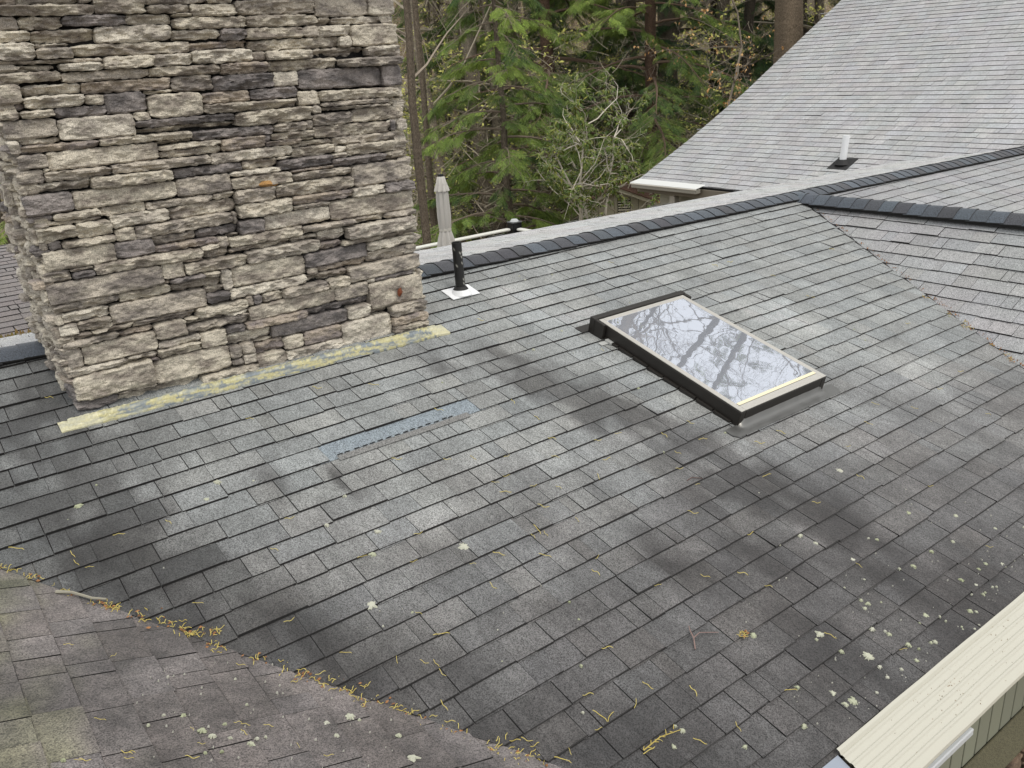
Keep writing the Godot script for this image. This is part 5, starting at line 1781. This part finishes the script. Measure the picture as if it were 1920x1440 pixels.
func build_woods() -> void:
	var dark := lin(58, 90, 50)
	var bright := lin(172, 196, 96)
	var deep := lin(54, 82, 54)
	var deepb := lin(92, 126, 74)
	var red := lin(126, 102, 84)
	var grey := lin(134, 122, 106)
	var gy := func(x: float, z: float) -> Vector3: return Vector3(x, ground_y(x, z), z)
	rng.seed = 101
	hemlock("large hemlock with a straight reddish trunk, middle of the green trees", gy.call(16.5, -18.7), 21.0, 0.25, 0.10, 4.6, 90, dark, bright, red, Vector3(-0.012, 0, -0.01), 1.1, 0.85)
	hemlock("slim hemlock whose bright sprays hang beside the closed umbrella", gy.call(11.9, -14.7), 9.5, 0.12, 0.16, 2.1, 58, dark, bright, grey, Vector3(-0.02, 0, -0.01), 1.15, 0.6)
	hemlock("hemlock whose long bright bough reaches over the far roof edge", gy.call(17.9, -16.1), 17.0, 0.22, 0.12, 3.9, 78, dark, bright, red, Vector3.ZERO, 1.05)
	hemlock("young hemlock low behind the deck railing post", gy.call(14.2, -16.6), 4.6, 0.06, 0.08, 1.5, 34, dark, bright, grey)
	hemlock("dusky hemlock behind the pale twisted shrub", gy.call(20.0, -19.0), 16.0, 0.24, 0.06, 4.2, 76, deep, deepb, grey)
	hemlock("dark hemlock deep behind the far roof, beside the furrowed trunk", gy.call(24.5, -19.5), 19.0, 0.28, 0.05, 4.8, 84, deep, deepb, grey)
	hemlock("dark hemlock highest up beyond the far roof ridge", gy.call(26.0, -17.2), 20.0, 0.28, 0.05, 5.0, 84, deep, deepb, grey)
	hemlock("hazy green hemlock on the slope left of the middle trunk", gy.call(17.2, -25.5), 15.0, 0.2, 0.05, 3.6, 66, deep, deepb.lerp(bright, 0.3), grey)
	hemlock("green hemlock glimpsed past the left edge of the chimney", gy.call(1.75, -15.5), 6.2, 0.12, 0.02, 2.3, 50, dark, bright, grey)
	hemlock("tall hemlock beyond the far wing, mirrored green in the skylight", gy.call(28.5, -13.8), 27.0, 0.34, 0.25, 4.2, 70, dark, bright, grey)
	hemlock("tall hemlock beyond the far wing, nearer its ridge", gy.call(26.5, -8.6), 27.0, 0.34, 0.25, 4.2, 70, dark, bright, grey)
	hemlock("dark hemlock filling the gap between the two reddish trunks", gy.call(21.0, -24.0), 18.0, 0.24, 0.04, 4.6, 84, deep, deepb, grey)
	hemlock("feathery hemlock rising behind the slim trunk and the deck post", gy.call(15.8, -22.0), 14.0, 0.18, 0.04, 3.4, 66, dark, bright, grey)
	build_shrub()
	build_beech()
	var t3 := bare_tree("big furrowed grey trunk standing behind the hemlock boughs", 24.0, 0.40, Vector3(0.01, 0, 0), lin(168, 156, 138), 301)
	t3.position = gy.call(22.6, -20.1)
	var t4 := bare_tree("big furrowed brown trunk rising behind the far roof edge", 25.0, 0.37, Vector3(-0.01, 0, 0.01), lin(162, 144, 122), 302)
	t4.position = gy.call(17.9, -11.75)
	var l1 := bare_tree("dark bare trunk just right of the chimney, nearest of the bare trees", 17.0, 0.105, Vector3(-0.02, 0, 0), lin(150, 136, 118), 303)
	l1.position = gy.call(9.25, -14.2)
	var l2 := bare_tree("leaning bare trunk between the chimney and the umbrella", 15.0, 0.10, Vector3(-0.09, 0, 0.03), lin(154, 140, 122), 304)
	l2.position = gy.call(11.1, -16.7)
	# Bare trees on the hillside: three kinds, then copies.
	var kinds := []
	var budc := lin(200, 200, 110)
	for k in 3:
		kinds.append(bare_tree("bare grey tree with pale yellow buds on the hillside", rf(15, 19), 0.17 + 0.03 * k, Vector3(rf(-0.06, 0.06), 0, rf(-0.06, 0.06)), lin(186, 174, 154), 310 + k, [0, 4, 7, 24], 0.8, budc))  # Bark lightened in its colour, standing in for haze over the hillside.
	var n := 0
	for r in rows("23.3,-36.7;25.4,-38.1;15.2,-20.3;27.4,-47.3;17.3,-26.6;26.1,-31.4;25.4,-32.2;17.1,-22.9;32.8,-45.2;29.3,-41.8;15.4,-20.1;27.5,-36.1;13.4,-20.0;25.4,-32.0;33.7,-45.1;34.6,-46.4;29.6,-44.3;32.8,-48.3;16.8,-20.6;16.4,-26.4;25.1,-30.5;20.4,-27.6;21.6,-30.7;24.9,-37.6;33.2,-46.6;34.5,-46.8;37.3,-47.7;17.5,-23.2;36.7,-46.9;27.9,-34.7;29.2,-21.0;39.5,-26.6;22.4,-21.6;50.6,-33.9;36.0,-41.0;25.4,-22.5;38.2,-37.6;25.9,-16.4;24.3,-18.6;32.3,-23.3;50.6,-33.3;46.5,-39.6;22.9,-21.7;23.9,-18.4"):
		rng.seed = 900 + n
		var o: Node3D = kinds[n] if n < 3 else copy(kinds[n % 3], Vector3.ZERO, 0.0)
		o.position = gy.call(r[0], r[1])
		o.rotation.y = rf(0, TAU)
		o.scale = Vector3.ONE * rf(0.75, 1.25)
		tag(o, "bare grey tree with pale yellow buds on the hillside", "tree", "bare trees crowding the hillside")
		n += 1
	# Tall bare trees beyond the wing, mirrored in the skylight pane.
	var i := 0
	var tall := bare_tree("tall bare tree beyond the far wing, mirrored in the skylight", 27.0, 0.18, Vector3(0.02, 0, 0.01), lin(104, 96, 84), 340, [0, 5, 8, 34])
	for q in [[27.0, -9.8], [25.8, -12.4], [25.0, -14.4], [24.1, -15.8], [23.1, -17.2], [22.6, -10.9], [20.0, -13.2]]:
		rng.seed = 990 + i
		var o := tall if i == 0 else copy(tall, Vector3.ZERO, 0.0)
		o.position = gy.call(q[0], q[1])
		o.rotation.y = rf(0, TAU)
		o.scale = Vector3.ONE * rf(0.9, 1.15)
		tag(o, "tall bare tree beyond the far wing, mirrored in the skylight", "tree", "tall bare trees beyond the wing")
		i += 1
	# The woods behind, as one mass.
	var far := thing("woodland", "far brown woods closing off the hillside", "woods", Vector3.ZERO, "", "stuff")
	for k in 3:
		rng.seed = 700 + k
		var xf := []
		var cols := []
		var xb := []
		var cb := []
		var src: Node3D = kinds[k]
		var budmm: MultiMesh = (src.get_node("buds") as MultiMeshInstance3D).multimesh
		for j in 75:
			var a := rf(-0.35, 2.1)
			var d := rf(45.0, 125.0)
			var p := Vector3(cos(a) * d, 0, -sin(a) * d)
			p.y = ground_y(p.x, p.z)
			var x := Transform3D(Basis(Vector3.UP, rf(0, TAU)).scaled(Vector3.ONE * rf(0.8, 1.3)), p)
			xf.append(x)
			cols.append(Color.WHITE)
			for e in range(0, budmm.instance_count, 3):
				var y := x * budmm.get_instance_transform(e)
				y.basis = y.basis.scaled(Vector3.ONE * 1.6)
				xb.append(y)
				cb.append(budmm.get_instance_color(e))
		many("trunk", (src.get_node("trunk") as MeshInstance3D).mesh, M.bark, xf, cols, far)
		many("branches", (src.get_node("branches") as MeshInstance3D).mesh, M.twig, xf, cols, far)
		many("buds", budmm.mesh, M.leaf, xb, cb, far)
	# Leafless brush between the trunks.
	for k in 3:
		rng.seed = 720 + k
		var xf := []
		var cols := []
		for j in 130:
			var a := rf(0.5, 1.3)
			var d := rf(21.0, 60.0)
			var p := Vector3(cos(a) * d, 0, -sin(a) * d)
			p.y = ground_y(p.x, p.z) - 1.4
			xf.append(Transform3D(Basis(Vector3.UP, rf(0, TAU)).scaled(Vector3(0.42, rf(0.24, 0.4), 0.42)), p))
			cols.append(Color.WHITE)
		var xb := []
		var cb := []
		var bm: MultiMesh = (kinds[k].get_node("buds") as MultiMeshInstance3D).multimesh
		for x: Transform3D in xf:
			if rng.randf() < 0.55:
				for e in range(0, bm.instance_count, 3):
					var y := x * bm.get_instance_transform(e)
					y.basis = y.basis.scaled(Vector3.ONE * 2.2)
					xb.append(y)
					cb.append(tint(bm.get_instance_color(e), 0.95))
		tag(many("budding_brush", bm.mesh, M.leaf, xb, cb, self), "pale yellow green buds opening on the brush", "brush", "leafless brush on the forest floor", "stuff")
		tag(many("brush", (kinds[k].get_node("branches") as MeshInstance3D).mesh, M.twig, xf, cols, self), "tangle of leafless grey brush on the forest floor", "brush", "leafless brush on the forest floor", "stuff")
	# Low evergreen growth between the trunks.
	rng.seed = 77
	var xl := []
	var cl := []
	for k in 5200:
		var a := rf(0.55, 1.25)
		var d := rf(15.5, 42.0)
		var p := Vector3(cos(a) * d, 0, -sin(a) * d)
		if noise.get_noise_2d(p.x * 0.3, p.z * 0.3) < 0.05:
			continue
		p.y = ground_y(p.x, p.z) + absf(rng.randfn(0.0, 0.35))
		var fd := Vector3(rf(-1, 1), rf(-0.2, 0.8), rf(-1, 1)).normalized()
		var xx := Vector3.UP.cross(fd).normalized()
		xl.append(Transform3D(Basis(xx, fd.cross(xx), fd).scaled(Vector3.ONE * rf(0.12, 0.24)), p))
		cl.append(tint(lin(62, 88, 40).lerp(lin(112, 132, 58), rng.randf()), rf(0.8, 1.2)))
	tag(many("undergrowth", leaf_mesh(0.4), M.leaf, xl, cl, self), "low green undergrowth on the forest floor", "undergrowth", "", "stuff")


func _ready() -> void:
	# camera
	var cam := Camera3D.new()
	cam.name = "camera"
	add_child(cam)
	var right := Vector3(0.79657273, -0.06051847, 0.60150594)
	var up := Vector3(0.25974534, 0.93271831, -0.2501378)
	cam.transform = Transform3D(Basis(right, up, -FWD).orthonormalized(), CAM)
	cam.fov = 48.4434
	cam.near = 0.05
	cam.far = 1500.0
	cam.current = true
	# overcast sky
	var sm := ProceduralSkyMaterial.new()
	sm.sky_top_color = Color(0.92, 0.925, 0.93)
	sm.sky_horizon_color = Color(0.905, 0.905, 0.905)
	sm.sky_curve = 0.2
	sm.ground_bottom_color = Color(0.25, 0.24, 0.22)
	sm.ground_horizon_color = Color(0.45, 0.44, 0.42)
	sm.sky_energy_multiplier = 1.0
	sm.sun_angle_max = 1.0
	var sky := Sky.new()
	sky.sky_material = sm
	var env := Environment.new()
	env.background_mode = Environment.BG_SKY
	env.sky = sky
	env.background_energy_multiplier = 1.25
	env.tonemap_mode = Environment.TONE_MAPPER_LINEAR
	env.tonemap_exposure = 1.1
	env.sdfgi_enabled = true
	env.ssao_enabled = true
	env.ssil_enabled = true
	var we := WorldEnvironment.new()
	we.name = "sky"
	we.environment = env
	add_child(we)
	var sun := DirectionalLight3D.new()
	sun.name = "sun"
	sun.light_energy = 0.45
	sun.light_color = Color(1.0, 0.975, 0.94)
	sun.light_angular_distance = 20.0
	sun.shadow_enabled = true
	add_child(sun)
	sun.look_at_from_position(Vector3(3, 14, 5), Vector3(2.5, 0, -2))
	noise.seed = 12
	noise.frequency = 1.0
	noise.noise_type = FastNoiseLite.TYPE_SIMPLEX
	noise.fractal_octaves = 2
	fine.seed = 33
	fine.frequency = 1.0
	fine.noise_type = FastNoiseLite.TYPE_SIMPLEX
	fine.fractal_octaves = 3
	rng.seed = 7
	make_materials()
	build_ground()
	build_house()
	build_wing()
	build_deck()
	build_umbrella()
	build_shed()
	build_woods()
